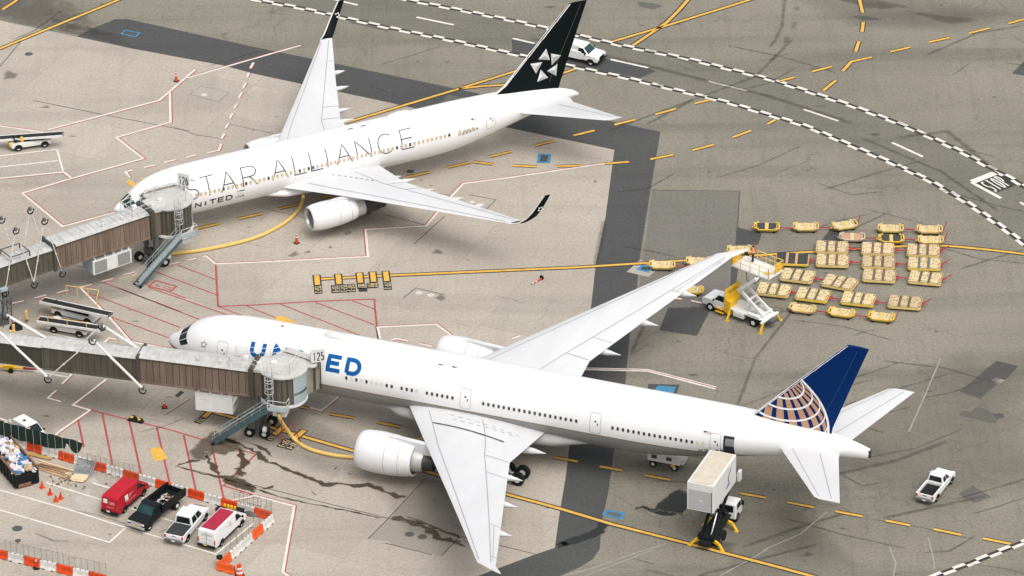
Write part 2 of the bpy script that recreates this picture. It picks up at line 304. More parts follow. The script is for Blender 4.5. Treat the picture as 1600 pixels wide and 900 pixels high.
for px in ([(-80,-20),(60,-20),(130,20),(150,48),(80,47),(0,30),(-80,10)],[(84,30),(140,42),(190,56),(205,74),(150,60),(90,48)],[(6,114),(14,110),(28,116),(24,122),(6,124)],[(448,400),(462,392),(468,398),(456,402)],[(472,395),(484,391),(486,396)],[(511,388),(517,383),(520,388)],[(536,365),(546,360),(550,364),(540,368)],[(674,396),(682,389),(692,394),(690,397)],[(953,395),(962,393),(961,398)],[(680,466),(688,460),(698,466),(690,471)],[(1330,26),(1345,24),(1380,30),(1350,33)],[(1420,18),(1480,25),(1520,28),(1526,32),(1490,38),(1470,34)],[(1300,-4),(1345,-8),(1420,12),(1360,14)],[(850,405),(852,401),(850,400)],[(540,738),(550,740),(548,743)],[(60,168),(75,165),(80,170)],[(690,95),(703,96),(700,99)],[(1250,870),(1262,862),(1272,868)],[(1100,840),(1150,850),(1140,862),(1090,856)],[(590,100),(640,115),(628,112)],[(60,650),(75,648),(78,652)]): blob(soot,px,.0205)
rs=random.Random(21)
for i in range(110):
    x,y=rs.uniform(0,1600),rs.uniform(0,900); k=rs.uniform(.6,1)*rs.choice((.6,.6,.8,1,1.5)); n_=rs.randint(6,9); st_=rs.uniform(1.2,3.2)
    blob(soot,[(x+k*2.6*st_*math.cos(6.283*a/n_)*rs.uniform(.5,1.2),y+k*1.5*math.sin(6.283*a/n_)*rs.uniform(.5,1.2)) for a in range(n_)],.0205)
struct(soot.build('soot_stain',stain_mat('soot',(.085,.08,.07),.42,.85,.6,.4,amp=1.8),recalc=False))
tyre_=MB()
for p,w in (([(1226,0),(1224,20),(1222,40),(1212,62),(1202,75)],.3),([(1246,10),(1244,18)],.5),([(1243,34),(1238,46)],.5),([(1232,58),(1225,72)],.5),([(1215,85),(1203,97)],.5),([(930,420),(945,345)],.5),([(1040,470),(1010,500),(985,555)],.3),([(1250,470),(1180,560),(1150,640)],.25),([(950,205),(1180,120),(1240,60)],.3),([(1010,195),(1085,155)],.35),([(20,62),(50,50),(100,15)],.3),([(1380,810),(1470,790),(1540,775)],.35),([(1160,855),(1260,820),(1330,800)],.35),([(1090,900),(1200,870),(1280,850)],.3),([(1290,745),(1400,720),(1480,690)],.4),([(1405,215),(1480,205),(1560,270)],.5),([(830,60),(1000,100),(1200,150),(1330,192)],.5),([(1345,215),(1470,268),(1560,330)],.35)): stream(tyre_,p,w,.0205)
rs=random.Random(5)
for i in range(46):
    x,y=rs.uniform(900,1600),rs.uniform(-10,900); a=rs.choice((-.38,-.32,-.3,.2,.25)) if rs.random()<.8 else rs.uniform(-1,1); L_=rs.uniform(40,190); c_=rs.uniform(-12,12)
    stream(tyre_,[(x,y),(x+L_*.5,y+a*L_*.5+c_),(x+L_,y+a*L_)],rs.uniform(.12,.26),.0205)
for i in range(18):
    x,y=rs.uniform(0,850),rs.uniform(60,880); L_=rs.uniform(30,110); a=rs.choice((.22,-.3,-.5,.25))
    stream(tyre_,[(x,y),(x+L_*.5,y+a*L_*.5+rs.uniform(-5,5)),(x+L_,y+a*L_)],rs.uniform(.08,.18),.0205)
struct(tyre_.build('tyre_mark',stain_mat('tyre_rubber',(.075,.072,.062),.42,.9,.9,.45,amp=1.8),recalc=False))
grime_shade=MB()  # grime by the bridges, plus shade by wing and engine painted as blobs
for px in ([(-40,425),(110,415),(190,440),(225,455),(160,470),(60,500),(-40,505)],[(-40,595),(90,585),(230,600),(210,640),(110,660),(40,680),(-40,670)],[(300,620),(420,630),(560,690),(520,740),(380,700)],[(480,330),(600,315),(640,340),(560,372),(500,368)],[(590,760),(700,740),(780,800),(740,850),(640,830)],[(1290,660),(1500,560),(1600,560),(1600,760),(1400,800)],[(1100,760),(1250,800),(1330,880),(1150,890)],[(1250,0),(1400,-10),(1560,20),(1500,50),(1330,40)]): blob(grime_shade,px,.0165)
struct(grime_shade.build('grime_and_shade',stain_mat('grey_grime_shade',(.16,.15,.125),.34,.85,.18,.5,amp=1.6),recalc=False))
chalk=MB()
for px in ([(110,775),(140,762),(168,800),(130,808)],[(135,748),(150,745),(155,758),(140,760)]): blob(chalk,px,.0205)
struct(chalk.build('dust_stain',stain_mat('pale_dust',(.6,.56,.5),.55,.9,.8,.4),recalc=False))
# ------------------------------------------------------------------ painted lines
paint_w=mat('white_road_paint',(.52,.49,.43),.75,.08,1.4,col2=(.74,.71,.65),detail=8); paint_r=mat('red_road_paint',(.28,.042,.046),.75,.25,1.,col2=(.4,.085,.078)); paint_y=mat('yellow_road_paint',(.52,.29,.045),.75,.12,1.6,col2=(.72,.42,.075),detail=8); paint_k=mat('black_road_paint',(.022,.024,.024),.8,.25,1.5,col2=(.06,.06,.056),spec=.2,detail=8); paint_b=mat('blue_road_paint',(.045,.2,.34),.7,.3,1.5); paint_wd=mat('worn_white_paint',(.21,.20,.165),.8,.2,.8,col2=(.34,.325,.28))
def W(px): return [G(x,y)[:2] for x,y in px]
def lines(name,lst,w,z,m,off=0,step=None):
    mb=MB()
    for p in lst: mb.ribbon(W(p),w,lambda x,y:(x,y,z),step,off=off)
    struct(mb.build(name,m,recalc=False)); return mb
# checkered road edge lines: two rows of alternating blocks
ck=MB()
for path in (UP,LO,[(1440,912),(1460,900),(1507,884),(1557,864),(1600,847),(1660,824)]):
    P=[Vector(p) for p in W(path)]; S=[0]
    for a,b in zip(P,P[1:]): S.append(S[-1]+(b-a).length)
    def at(t):
        for i in range(len(P)-1):
            if t<=S[i+1] or i==len(P)-2: return P[i].lerp(P[i+1],(t-S[i])/(S[i+1]-S[i]))
    n=int(S[-1]/1.35)
    def fr(i):
        t=i*1.35; p=at(max(0,min(S[-1],t))); d=(at(min(S[-1],t+.6))-at(max(0,t-.6))).normalized(); return p,Vector((-d.y,d.x))
    for i in range(n):
        (p,a),(q,b)=fr(i),fr(i+1)
        for r in(0,1):
            m=(i+r)%2; k0,k1=(r-1)*.5,(r)*.5
            if m: k0,k1=k0*.86,k1*.86
            z=.018
            k0*=.84;k1*=.84;ck.quad((*(p+a*k0),z),(*(q+b*k0),z),(*(q+b*k1),z),(*(p+a*k1),z),m)
struct(ck.build('checkered_road_edge',[paint_w,paint_k],recalc=False))
lines('road_centre_line',[[(500,-6),(559,8)],[(651,27),(709,39)],[(801,60),(835,68)],[(954,93),(1013,106)],[(1107,127),(1167,142)],[(1256,171),(1310,189)],[(1394,223),(1442,245)],[(1594,316),(1640,345)]],.33,.018,paint_w)
# STOP box
sheet('stop_box',[(1521,287),(1556,271),(1562,270.5),(1592,288),(1557,301)],.0145,paint_k)
lines('stop_line',[[(1519,284.5),(1557,269.5)]],.85,.018,paint_w); lines('lane_line',[[(1518,285),(1564,310)]],.42,.022,paint_w)
st=MB(); A=G(1555.3,300.6); B=G(1582,289.3); C=G(1530.5,285.6)
def stopf(x,y): p=A+(B-A)*x+(C-A)*y; return (p.x,p.y,.0215)
XL,YL=(B-A).length,(C-A).length; x=.02
for ch in 'STOP':
    for s_ in GL[ch]: st.ribbon([((x+p*.145)*XL,(.04+q*.92)*YL) for p,q in s_],.175,lambda u,v:stopf(u/XL,v/YL))
    x+=.265
struct(st.build('stop_lettering',paint_w,recalc=False))
# yellow taxi lines
Ys=[[(-60,101),(0,76),(185,0),(260,-31)],[(540,192),(717,139),(800,113),(900,107-24)],[(717,139),(752,135),(787,133),(845,124)],[(957,65),(1042,40),(1110,19),(1171,0),(1240,-21)],[(989,71),(1025,47),(1042,35),(1060,17),(1075,0),(1084,-16)],[(496,436.5),(600,431),(760,424),(900,418),(1012,411),(1100,405),(1215,397),(1271,393.5),(1340,389),(1400,385.5),(1440,384.5),(1472,384),(1500,386),(1550,391),(1600,397),(1640,403)],[(318,640),(346,648),(382,657),(419,667),(463,679),(490,687),(560,707),(670,738),(782,770),(875,795),(955,819),(1077,850),(1200,882),(1267,900),(1330,918)],[(872,117),(899,108)]]
lines('taxi_line_border',Ys,.72,.0225,paint_k); lines('taxi_line',Ys,.37,.0265,paint_y)
def dash(a,b): return [a,b]
D=[[(1640,18),(1600,30),(1575,37)],[(1546,44),(1514,52)],[(1484,59),(1451,66)],[(1422,74),(1391,81)],[(1362,89.5),(1330,96.5),(1317,111)],[(1300,104),(1269,112)],[(1241,121),(1217,127)],[(1110,156),(1085,162)],[(1056,170),(1024,179)],[(993,187),(960,195)],[(929,204),(896,212)],[(867,220),(835,228)],[(799,237),(765,245)],[(734,254),(699,262)],[(672,269),(636,277)],[(1174,204),(1144,215)],[(1212,187),(1199,194)],[(1115,226),(1082,235)],[(1052,242),(1016,249)],[(983,253),(945,256)],[(906,259),(870,260)],[(839,260.5),(801,259)],[(771,257),(739,253)],[(1343,0),(1344,4),(1348,20)],[(1349,35),(1347,50)],[(1342,65),(1337,81)],[(1306,126),(1286,142)],[(409,334),(372,342)],[(342,349.5),(305,358)],[(468,319),(435,326.5)],[(520,305),(502,310)],[(515,647),(554,653.5)],[(589,660),(626,667.5)],[(809,704),(840,709)],[(865,714.5),(903,721.5)],[(937,729),(973,735.5)],[(1008,743),(1047,750)],[(1085,757),(1122,764)],[(1157,771),(1197,778)],[(1230,785),(1272,793)],[(1305,799),(1347,807)],[(1384,813.5),(1422,821)],[(1459,827),(1502,836)],[(1536,841.5),(1579,850)],[(470,636),(481,638.5)],[(24,2),(4,15)],[(30,-3),(24,2)]]
lines('taxi_dash_border',D,.62,.0225,paint_k); lines('taxi_dash',D,.36,.0265,paint_y)
# stand stop bars with their lettering panels
yb=MB(); kb=MB(); tb=MB()
def bar(cx,cy,dx,dy,lab,labs,axis):
    a=Vector(axis).normalized(); nrm=Vector((-a.y,a.x)); c=Vector(G(cx,cy)[:2])
    for mb,hw,hl,z in((kb,.43,1.12,.0305),(yb,.27,1.0,.0345)):
        mb.quad(*[(*(c+a*i*hw+nrm*j*hl),z) for i,j in((-1,-1),(1,-1),(1,1),(-1,1))])
    for k,(s,ox) in enumerate(labs):
        p=c+nrm*(-1.15)+a*ox; L=.28*len(s)+.3
        kb.quad(*[(*(p+a*i*.42+nrm*j),.0305) for i,j in((-1,0),(1,0),(1,-L),(-1,-L))])
        f=lambda x,y:(*(p-nrm*(.12+x)+a*(y-.3)),.0345)
        text(tb,s,0,0,.2,.6,.09,.07,f)
ax=Vector(G(600,431)[:2])-Vector(G(496,436.5)[:2])
for cx,cy,l in((495.5,438,[('757-2',0)]),(529,436.5,[('737-9',-.45),('757-3',.45)]),(562.5,434.5,[('767-3',-1.0),('787',0),('777',1.0)]),(583,433,[('767',0)]),(603.5,432,[('777-2',0)])): bar(cx,cy,0,0,0,l,ax)
kb.quad(*[(*G(x,y)[:2],.0305) for x,y in((561,449),(574,450),(574,456),(560,456))])
ax=Vector(G(490,687)[:2])-Vector(G(419,667)[:2])
for cx,cy,l in((327,645,[('757',0)]),(437,672,[('767',0)]),(467,680,[('757-3',-.45),('787-9',.45)])): bar(cx,cy,0,0,0,l,ax)
kb.quad(*[(*G(x,y)[:2],.0305) for x,y in((282,611),(288,613),(279,621),(273,619))])
struct(yb.build('stand_bar',paint_y,recalc=False)); struct(kb.build('stand_bar_border',paint_k,recalc=False)); struct(tb.build('stand_lettering',mat('pale_road_paint',(.7,.56,.3),.7),recalc=False))
sheet('yellow_marking',[[(234,702),(250,698),(263,717),(241,721)],[(430,495),(442,494),(466,506),(433,503)],[(196,284),(203,281),(211,287),(219,284.5),(224,281),(218,279.5),(222,278),(230,281),(222,290),(207,292)]],.0225,paint_y)
# blue hydrant boxes
def bluebox(q,fill,w=.32):
    P=W(q); mb=MB(); mb.ribbon(P,w,lambda x,y:(x,y,.0225),closed=True); struct(mb.build('hydrant_box',paint_b,recalc=False))
    if fill: sheet('hydrant_cover',q,.0185,fill)
bluebox([(190,53),(195,47.5),(218,51.5),(212,57.5)],None,.2); bluebox([(841,254),(843,241),(859,242),(857,254)],dkpatch); bluebox([(997,421),(1004,415),(1014,418),(1012,425)],dkpatch); bluebox([(1025,610),(1030,604),(1053,606),(1050,614)],paint_b); bluebox([(943,804),(950,797.5),(974,803),(970,811)],mdpatch)
# white lines edged with red
WR=[([(292,122),(400,91),(470,71)],1),([(305,109),(249,157),(75,203)],1),([(68,206.5),(0,197),(-40,191)],-1),([(265.5,145),(266.5,191),(182,215),(224,248),(112,279),(35,302),(98,354),(190,329)],1),([(112,279),(99,269),(0,279),(-40,283)],1),([(346,225),(342,235),(324,239)],1),([(307,242),(291,246.5)],1),([(275,249.5),(257,254)],1),([(242,258),(225,262)],1),([(207,266),(196,269),(203,277)],1),([(945,255.5),(800,277),(724,287),(704,308),(666,353),(571,359),(575,401),(400,410),(337,412.5),(322,400),(317,401)],-1),
([(306,404),(294,407)],1),([(280,410),(261,414.5)],1),([(211,425),(192,430)],1),([(177,435.5),(159,440)],1),([(107,453),(89,458)],1),([(72,461),(54,466)],1),([(37,470),(19,474.5)],1),([(144,444.5),(125,449),(172,497),(204,534),(275,547)],1),([(160,538),(171,528.5),(181,530.5)],-1),([(112,585),(97,600)],1),([(88,610),(75,622),(95,627.5)],1),([(166,593),(114,633),(141,641),(92,675),(78,690)],1),
([(400,775),(460,791),(442,894),(455,903)],1),([(400,775),(357,783)],1),([(529,620),(502,642),(485,637)],1),([(705,524),(682,507),(590,511.5),(594,529)],-1),([(637,533),(620,529.5),(610,532)],1),([(655,537),(675,541)],1),([(1047,465),(1065,467.5)],-1),([(1080,470),(1097,473.5)],-1),([(800,529),(812,525)],1)]
WR+=[([(396,98),(391,107)],1),([(389,114),(386,121)],1),([(384,130),(380,138)],1),([(378,145),(373,153)],1),([(371,162),(366,169)],1),([(364,177),(359,185)],1),([(357,193),(352,201)],1),([(351,209),(346,217)],1)]
WR+=[([(907,577.5),(1012,580),(1118,608)],1)]
mw=MB(); mr=MB()
for p,sd in WR:
    mw.ribbon(W(p),.24,lambda x,y:(x,y,.0225)); mr.ribbon(W(p),.15,lambda x,y:(x,y,.0185),off=.17*sd)
struct(mw.build('white_stand_line',paint_w,recalc=False)); struct(mr.build('red_line_edge',paint_r,recalc=False))
lines('white_bay_line',[[(99,269),(89,233.5),(-20,246)],[(-20,263.5),(91,251)],[(9,570),(83,585.5),(107,589.5)],[(42,513),(140,534),(160,538)],[(-20,650),(0,654),(22,661)],[(17,655),(6,663)],[(70,754),(158,781),(205,795),(271,815),(350,839)],[(145,755),(172,763),(227,779),(281,795),(330,809)],[(-20,760),(0,766),(110,797),(195,824),(257,842),(337,866),(397,817)],[(-20,791),(0,797),(171,847.5),(196,825)],[(176,843),(0,793.5)]][:-1],.2,.0225,paint_w)
lines('double_line',[[(907,575),(1012,577.5),(1119,605)]],.16,.0265,paint_w)
lines('worn_line',[[(1192,860),(1250,835),(1292,800)],[(1390,855),(1400,880),(1396,900)],[(1450,840),(1458,870),(1460,890)],[(1420,675),(1440,630),(1470,560)],[(875,902),(935,885),(1000,862),(1042,849)],[(915,900),(1023,858)],[(1125,900),(1165,878),(1200,858)]],.14,.0225,paint_wd)
R=[[(337,412),(339,450),(341,479),(400,476.5),(492,471),(585,467.5),(586,483),(591,530)],[(120,635),(141,641),(202,656),(267,672),(333,692),(400,710),(349,759),(395,773)],[(287,680),(307,770)],[(122,656),(131,699)],[(160,646),(177,733)],[(202,657),(221,743)],[(245,668),(266,759)],[(330,693),(350,780)],[(374,704),(381,733)]]
lines('red_boundary_line',R,.2,.0185,paint_r)
lines('red_hatch_line',[[(277,414),(337,437)],[(241,424),(339,461)],[(160,441),(282,487)],[(136,457),(282,512)],[(185,450),(311,499)],[(232,449),(360,494)],[(175,496),(264,528)],[(385,478),(430,496)],[(437,475),(562,524)],[(492,472),(586,508)],[(550,470),(585,483)],[(267,457),(290,466)],[(224,441),(233,446)],[(341,479),(460,524)],[(300,520),(420,560)]],.15,.0185,paint_r)
rb=MB(); q=[(243,438.5),(275.5,447.5),(266,456),(233,447.5)]; rb.ribbon(W(q),.2,lambda x,y:(x,y,.0225),closed=True)
A=G(240,448.5); B=G(265,454.8); C=G(246,442)
text(rb,'A1-3 25',.05,.2,.11,.55,.035,.05,lambda x,y:(*(A+(B-A)*x+(C-A)*y)[:2],.0225)); struct(rb.build('red_marking_box',paint_r,recalc=False))
lines('slab_joint',[[(665,747),(607,810),(575,842)],[(350,746),(400,759),(500,784),(607,810),(700,833),(800,857),(837,866)],[(695,338),(646,382)],[(732,304),(775,312),(757,330)],[(52,157),(155,178)],[(155,178),(297,205)],[(297,147),(315,135),(357,145),(341,159),(297,147)],[(630,466),(650,450),(695,461)],[(715,842),(690,869)],[(575,842),(675,867)],[(277,729),(350,746)],[(1019,297),(1156,299),(1150,383)],[(40,56),(0,104)],[(494,774),(487,768)],[(258,649),(297,624)],[(600,335),(666,352)]],.1,.0145,mat('joint_sealant',(.06,.055,.047),.9))
# round covers set in the pavement
cv=MB(); cvl=MB()
for x,y,r,mb in((45,84.5,.45,cv),(27,826,.5,cv),(641,268,.42,cv),(28,845,.3,cv),(319,148.5,.35,cvl),(655,458,.36,cvl),(673,461.5,.36,cvl),(750,320,.36,cvl),(738,316,.3,cvl),(1561,650,.5,cv),(640,835,.45,cv),(660,839,.45,cv)):
    c=G(x,y); mb.poly([(c.x+r*math.cos(i*.3142),c.y+r*math.sin(i*.3142),.0265) for i in range(20)])
struct(cv.build('manhole_cover',mat('iron_cover',(.07,.072,.07),.7),recalc=False)); struct(cvl.build('fuel_pit_cover',mat('pale_cover',(.52,.49,.44),.7),recalc=False))
# ------------------------------------------------------------------ sky and sun (bright overcast)
w=bpy.data.worlds.new('World'); SC.world=w; w.use_nodes=True; n=w.node_tree.nodes; l=w.node_tree.links
sk=n.new('ShaderNodeTexSky'); sk.sky_type='NISHITA'; sk.sun_disc=False; sk.air_density=1.; sk.dust_density=6; sk.ozone_density=1.
SUN_EL,SUN_AZ=rad(60),rad(150)       # sun stands to the upper right, behind cloud
sk.sun_elevation=SUN_EL; sk.sun_rotation=SUN_AZ
hs=n.new('ShaderNodeHueSaturation'); hs.inputs['Saturation'].default_value=.28; l.new(sk.outputs[0],hs.inputs['Color']); l.new(hs.outputs[0],n['Background'].inputs[0]); n['Background'].inputs[1].default_value=.15
sl=bpy.data.lights.new('sun','SUN'); sl.energy=.6; sl.angle=rad(50); sl.color=(1,.96,.9); so=bpy.data.objects.new('sun',sl); COL.objects.link(so)
sd=Vector((math.sin(SUN_AZ)*math.cos(SUN_EL),math.cos(SUN_AZ)*math.cos(SUN_EL),math.sin(SUN_EL)))
so.rotation_euler=sd.to_track_quat('Z','Y').to_euler()
vs=SC.view_settings; vs.view_transform='Standard'; vs.look='None'; vs.gamma=1; vs.use_curve_mapping=False; vs.exposure=0.42
# ------------------------------------------------------------------ airliners
AP={'big':(-33.9548,-16.4173,rad(157.1867)),'twin':(-40.9795,10.4786,rad(205.7627))}
fuse_w=mat('airliner_white',(.74,.74,.735),.4,.02,.25,spec=.4)
wingm=mat('wing_paint',(.57,.575,.58),.5,.05,.35,spec=.5,stretch=(1,.25,1)); linem=mat('panel_line',(.31,.315,.32),.6); gapm=mat('panel_gap',(.06,.065,.07),.6)
nacm=mat('nacelle_paint',(.66,.66,.67),.42,.03,.5); fanm=mat('fan_dark',(.03,.032,.035),.5,.3,5); hotm=mat('exhaust_metal',(.06,.06,.058),.5,.35,4.,metal=.5); lipm=mat('intake_lip',(.55,.55,.54),.3,.1,3,metal=.7)
tan=mat('tan_window_shade',(.5,.36,.2),.5,.15,1); cream=mat('cream_window_shade',(.62,.6,.5),.5); winp=mat('window_pane',(.045,.05,.055),.15)
blue=mat('royal_blue_paint',(.0008,.022,.115),.5,.08,.6,spec=.08); blue_l=mat('bright_blue_paint',(.002,.085,.28),.5,spec=.15); globe_t=mat('tan_globe_paint',(.48,.27,.165),.5,.05,1); globe_w=mat('white_globe_paint',(.8,.8,.8),.4); tailblack=mat('black_tail_paint',(.004,.007,.0075),.5,.15,.5,spec=.08); em_l=mat('light_emblem_paint',(.66,.66,.64),.45); em_d=mat('grey_emblem_paint',(.36,.36,.35),.45); em_m=mat('mid_emblem_paint',(.52,.52,.5),.45)
ink=mat('dark_lettering',(.02,.022,.024),.5); inkb=mat('navy_lettering',(.01,.03,.09),.5)
def interp(tab,s):
    if s<=tab[0][0]: return tab[0][1:]
    for a,b in zip(tab,tab[1:]):
        if s<=b[0]:
            k=(s-a[0])/(b[0]-a[0]); return tuple(x+(y-x)*k for x,y in zip(a[1:],b[1:]))
    return tab[-1][1:]
def smoothtab(tab,s):
    "catmull interpolation of (s,top,bottom,halfwidth)"
    n=len(tab)
    for i in range(n-1):
        if s<=tab[i+1][0] or i==n-2:
            p=[tab[max(0,i-1)],tab[i],tab[i+1],tab[min(n-1,i+2)]]; h=p[2][0]-p[1][0]; t=min(1,max(0,(s-p[1][0])/h)); o=[]
            for c in(1,2,3):
                m1=(p[2][c]-p[0][c])/max(1e-6,p[2][0]-p[0][0])*h; m2=(p[3][c]-p[1][c])/max(1e-6,p[3][0]-p[1][0])*h
                if i==0: m1=(p[2][c]-p[1][c])*1.7
                o.append((2*t**3-3*t*t+1)*p[1][c]+(t**3-2*t*t+t)*m1+(-2*t**3+3*t*t)*p[2][c]+(t**3-t*t)*m2)
            return tuple(o)
class Plane:
    def __init__(P,key,name,label,prof):
        x,y,h=AP[key]; P.prof=prof
        P.o=thing(name,label,'airliner',(x,y,0),h+math.pi)
    def sec(P,s): return smoothtab(P.prof,s)
    def surf(P,s,th,off=.012):
        "point on the port skin at station s, angle th up from the widest line"
        t,b,w=P.sec(s); zc=(t+b)/2; hh=(t-b)/2
        return (s,-(w+off)*math.cos(th),zc+(hh+off)*math.sin(th))
    def fuselage(P,mats,extra):
        st=[]; s=0.02; L=P.prof[-1][0]
        while s<L: st.append(s); s+=.15 if s<1 else .4 if s<10 else 1.2 if s<L*.62 else .7
        st.append(L); rings=[]
        for s in st:
            t,b,w=P.sec(s); zc=(t+b)/2; hh=(t-b)/2
            rings.append([(s,w*math.cos(a),zc+hh*math.sin(a)) for a in [2*math.pi*i/48 for i in range(48)]])
        return MB().loft(rings).build('fuselage',mats,P.o,smooth=50)
def airfoil(l,a,b,z,t,sgn,n=9,tw=0):
    "closed section at span l (port = -y)"
    up=[];lo=[]
    for i in range(n):
        u=(1-math.cos(math.pi*i/(n-1)))/2; y=t*(1.1*math.sqrt(u)*(1-u)+.42*u*(1-u))*.9; c=t*.12*math.sin(math.pi*u)
        s=a+(b-a)*u; up.append((s,-l*sgn,z+c+y*.62+.02-tw*u)); lo.append((s,-l*sgn,z+c-y*.5-tw*u))
    return up+lo[::-1][1:-1]
def wing_surf(sec,l,u,sgn,off=.03,n=9):
    for A,B in zip(sec,sec[1:]):
        if A[0]<=l<=B[0]+1e-6:
            k=(l-A[0])/(B[0]-A[0]); a,b,z,t=[A[i]+(B[i]-A[i])*k for i in(1,2,3,4)]
            y=t*(1.1*math.sqrt(u)*(1-u)+.42*u*(1-u))*.9
            return (a+(b-a)*u,-l*sgn,z+t*.12*math.sin(math.pi*u)+y*.62+.02+off)
def build_wing(P,name,sec,sgn,m,fair=(),extra=None):
    R=[]
    for A,B in zip(sec,sec[1:]):
        for k in range(3): R.append(airfoil(*[A[i]+(B[i]-A[i])*k/3 for i in range(5)],sgn))
    R.append(airfoil(*sec[-1],sgn))
    w=MB().loft(R).build(name,m,P.o,smooth=40)
    return w
def panel_lines(P,w,sec,sgn,items):
    mb=MB()
    for pts,wd,mi in items:
        fn=lambda x,y:wing_surf(sec,x,y,sgn)
        Q=[]
        for a,b in zip(pts,pts[1:]): Q+=[(a[0]+(b[0]-a[0])*i/8,a[1]+(b[1]-a[1])*i/8) for i in range(8)]
        Q.append(pts[-1]); V=[Vector(fn(*q)) for q in Q]
        for a,b in zip(V,V[1:]):
            d=(b-a); nn=Vector((-d.y,d.x,0)).normalized()*wd/2; mb.quad(a-nn,b-nn,b+nn,a+nn,mi)
    t=mb.build('panel_lines',[linem,gapm,white2],None,recalc=False); n0=len(w.data.materials)
    for p in t.data.polygons: p.material_index+=n0
    for k in(linem,gapm,white2): w.data.materials.append(k)
    bm=bmesh.new(); bm.from_mesh(w.data); bm.from_mesh(t.data); bm.to_mesh(w.data); bm.free(); w.data.set_sharp_from_angle(angle=rad(40)); td=t.data; bpy.data.objects.remove(t); bpy.data.meshes.remove(td)
def fairing(P,w,s,l,z,L,r,sgn,name='flap_fairing'):
    MB().lathe([(0,.02),(L*.15,r*.6),(L*.4,r),(L*.7,r*.75),(L,.02)],(s,-l*sgn,z),n=10).build(name,wingm,w,smooth=60)
def engine(P,s0,l,z,sgn,prof,lip,core,plug,fan_s,fan_r,pyl,coremats,chev=False):
    c=(s0,-l*sgn,z); eb=MB().lathe(prof,c,n=40)
    for k_ in(4,5):
        t_=prof[k_][0]-.25; r_=prof[k_-1][1]+(prof[k_][1]-prof[k_-1][1])*(t_-prof[k_-1][0])/(prof[k_][0]-prof[k_-1][0])+.008; eb.lathe([(t_-.025,r_),(t_+.025,r_-.003)],c,n=40,m=1)
    o=eb.build('engine',[nacm,linem],P.o,smooth=50,recalc=True)
    MB().lathe(lip,c,n=40).build('intake_lip',lipm,o,smooth=60)
    f=MB(); f.cyl((s0+fan_s,c[1],z),(s0+fan_s+.05,c[1],z),fan_r,n=36)
    for k in range(22):
        a=2*math.pi*k/22; f.quad((s0+fan_s-.03,c[1],z),(s0+fan_s-.03,c[1]+fan_r*math.cos(a),z+fan_r*math.sin(a)),(s0+fan_s-.12,c[1]+fan_r*math.cos(a+.18),z+fan_r*math.sin(a+.18)),(s0+fan_s-.05,c[1],z),1)
    f.build('fan',[fanm,grey],o); MB().lathe([(fan_s-.55,.02),(fan_s-.3,.2),(fan_s,.36)],c,n=16).build('spinner',dgrey,o,smooth=60)
    for k,(pr,mm) in enumerate(core): MB().lathe(pr,c,n=32).build('exhaust_nozzle',mm,o,smooth=50)
    MB().lathe(plug,c,n=20).build('exhaust_cone',coremats,o,smooth=60)
    MB().loft([[(s,c[1]+y,zz) for y,zz in((-w_,z0),(w_,z0),(w_*.8,z1),(-w_*.8,z1))] for s,z0,z1,w_ in pyl]).build('pylon',wingm,o,smooth=40)
    return o
def fin_surf(sec,s,z,sgn=1,off=.012):
    for A,B in zip(sec,sec[1:]):
        if A[0]<=z<=B[0]+1e-6 or B is sec[-1]:
            k=min(1,max(0,(z-A[0])/(B[0]-A[0]))); a,b,t=[A[i]+(B[i]-A[i])*k for i in(1,2,3)]; u=min(1,max(0,(s-a)/(b-a)))
            return (s,-sgn*(t*(1.1*math.sqrt(u)*(1-u)+.42*u*(1-u))*.9+off),z)
def build_fin(P,sec,m,le):
    R=[]
    for A,B in zip(sec,sec[1:]):
        for k in range(4):
            z,a,b,t=[A[i]+(B[i]-A[i])*k/4 for i in range(4)]; R.append((z,a,b,t))
    R.append(sec[-1]); rings=[]; ler=[]
    for z,a,b,t in R:
        U=[(1-math.cos(math.pi*i/10))/2 for i in range(11)]; y=[t*(1.1*math.sqrt(u)*(1-u)+.42*u*(1-u))*.9 for u in U]
        rings.append([(a+(b-a)*u,k,z) for u,k in zip(U,y)]+[(a+(b-a)*u,-k,z) for u,k in list(zip(U,y))[::-1][1:-1]])
        ler.append((z,a,b,t))
    f=MB().loft(rings).build('tail_fin',m,P.o,smooth=40)
    mb=MB()
    for sg in(1,-1):
        for (z0,a0,b0,t0),(z1,a1,b1,t1) in zip(ler,ler[1:]):
            e0,e1=.07*min(1,2.2/(b0-a0)*1.),.07
            p=[(a0-.02,0,z0),(a1-.02,0,z1),fin_surf(sec,a1+.22,z1,sg,.02),fin_surf(sec,a0+.26,z0,sg,.02)]
            mb.quad(*p)
    mb.build('leading_edge',le,f)
    return f
def gear(P,s,l,nax,r,pitch,top,sgn=1,gauge=.7,tw=.45):
    g=MB().cyl((s,-l*sgn,r),(s,-l*sgn,top),.2,n=10).bar((s-.1,-l*sgn,top*.4),(s-1.4,-l*sgn*.8,top),.16).bar((s-pitch*(nax-1)/2-.1,-l*sgn,r),(s+pitch*(nax-1)/2+.1,-l*sgn,r),.28)
    o=g.build('landing_gear',white2,P.o)
    for i in range(nax):
        for k in(-1,1):
            x=s+(i-(nax-1)/2)*pitch; y=-l*sgn+k*gauge
            w_=MB().cyl((x,y-tw/2,r),(x,y+tw/2,r),r,n=20).build('wheel',black,o,bevel=.06)
            MB().cyl((x,y-tw/2-.01,r),(x,y+tw/2+.01,r),r*.45,n=14).build('rim',lgrey,w_)
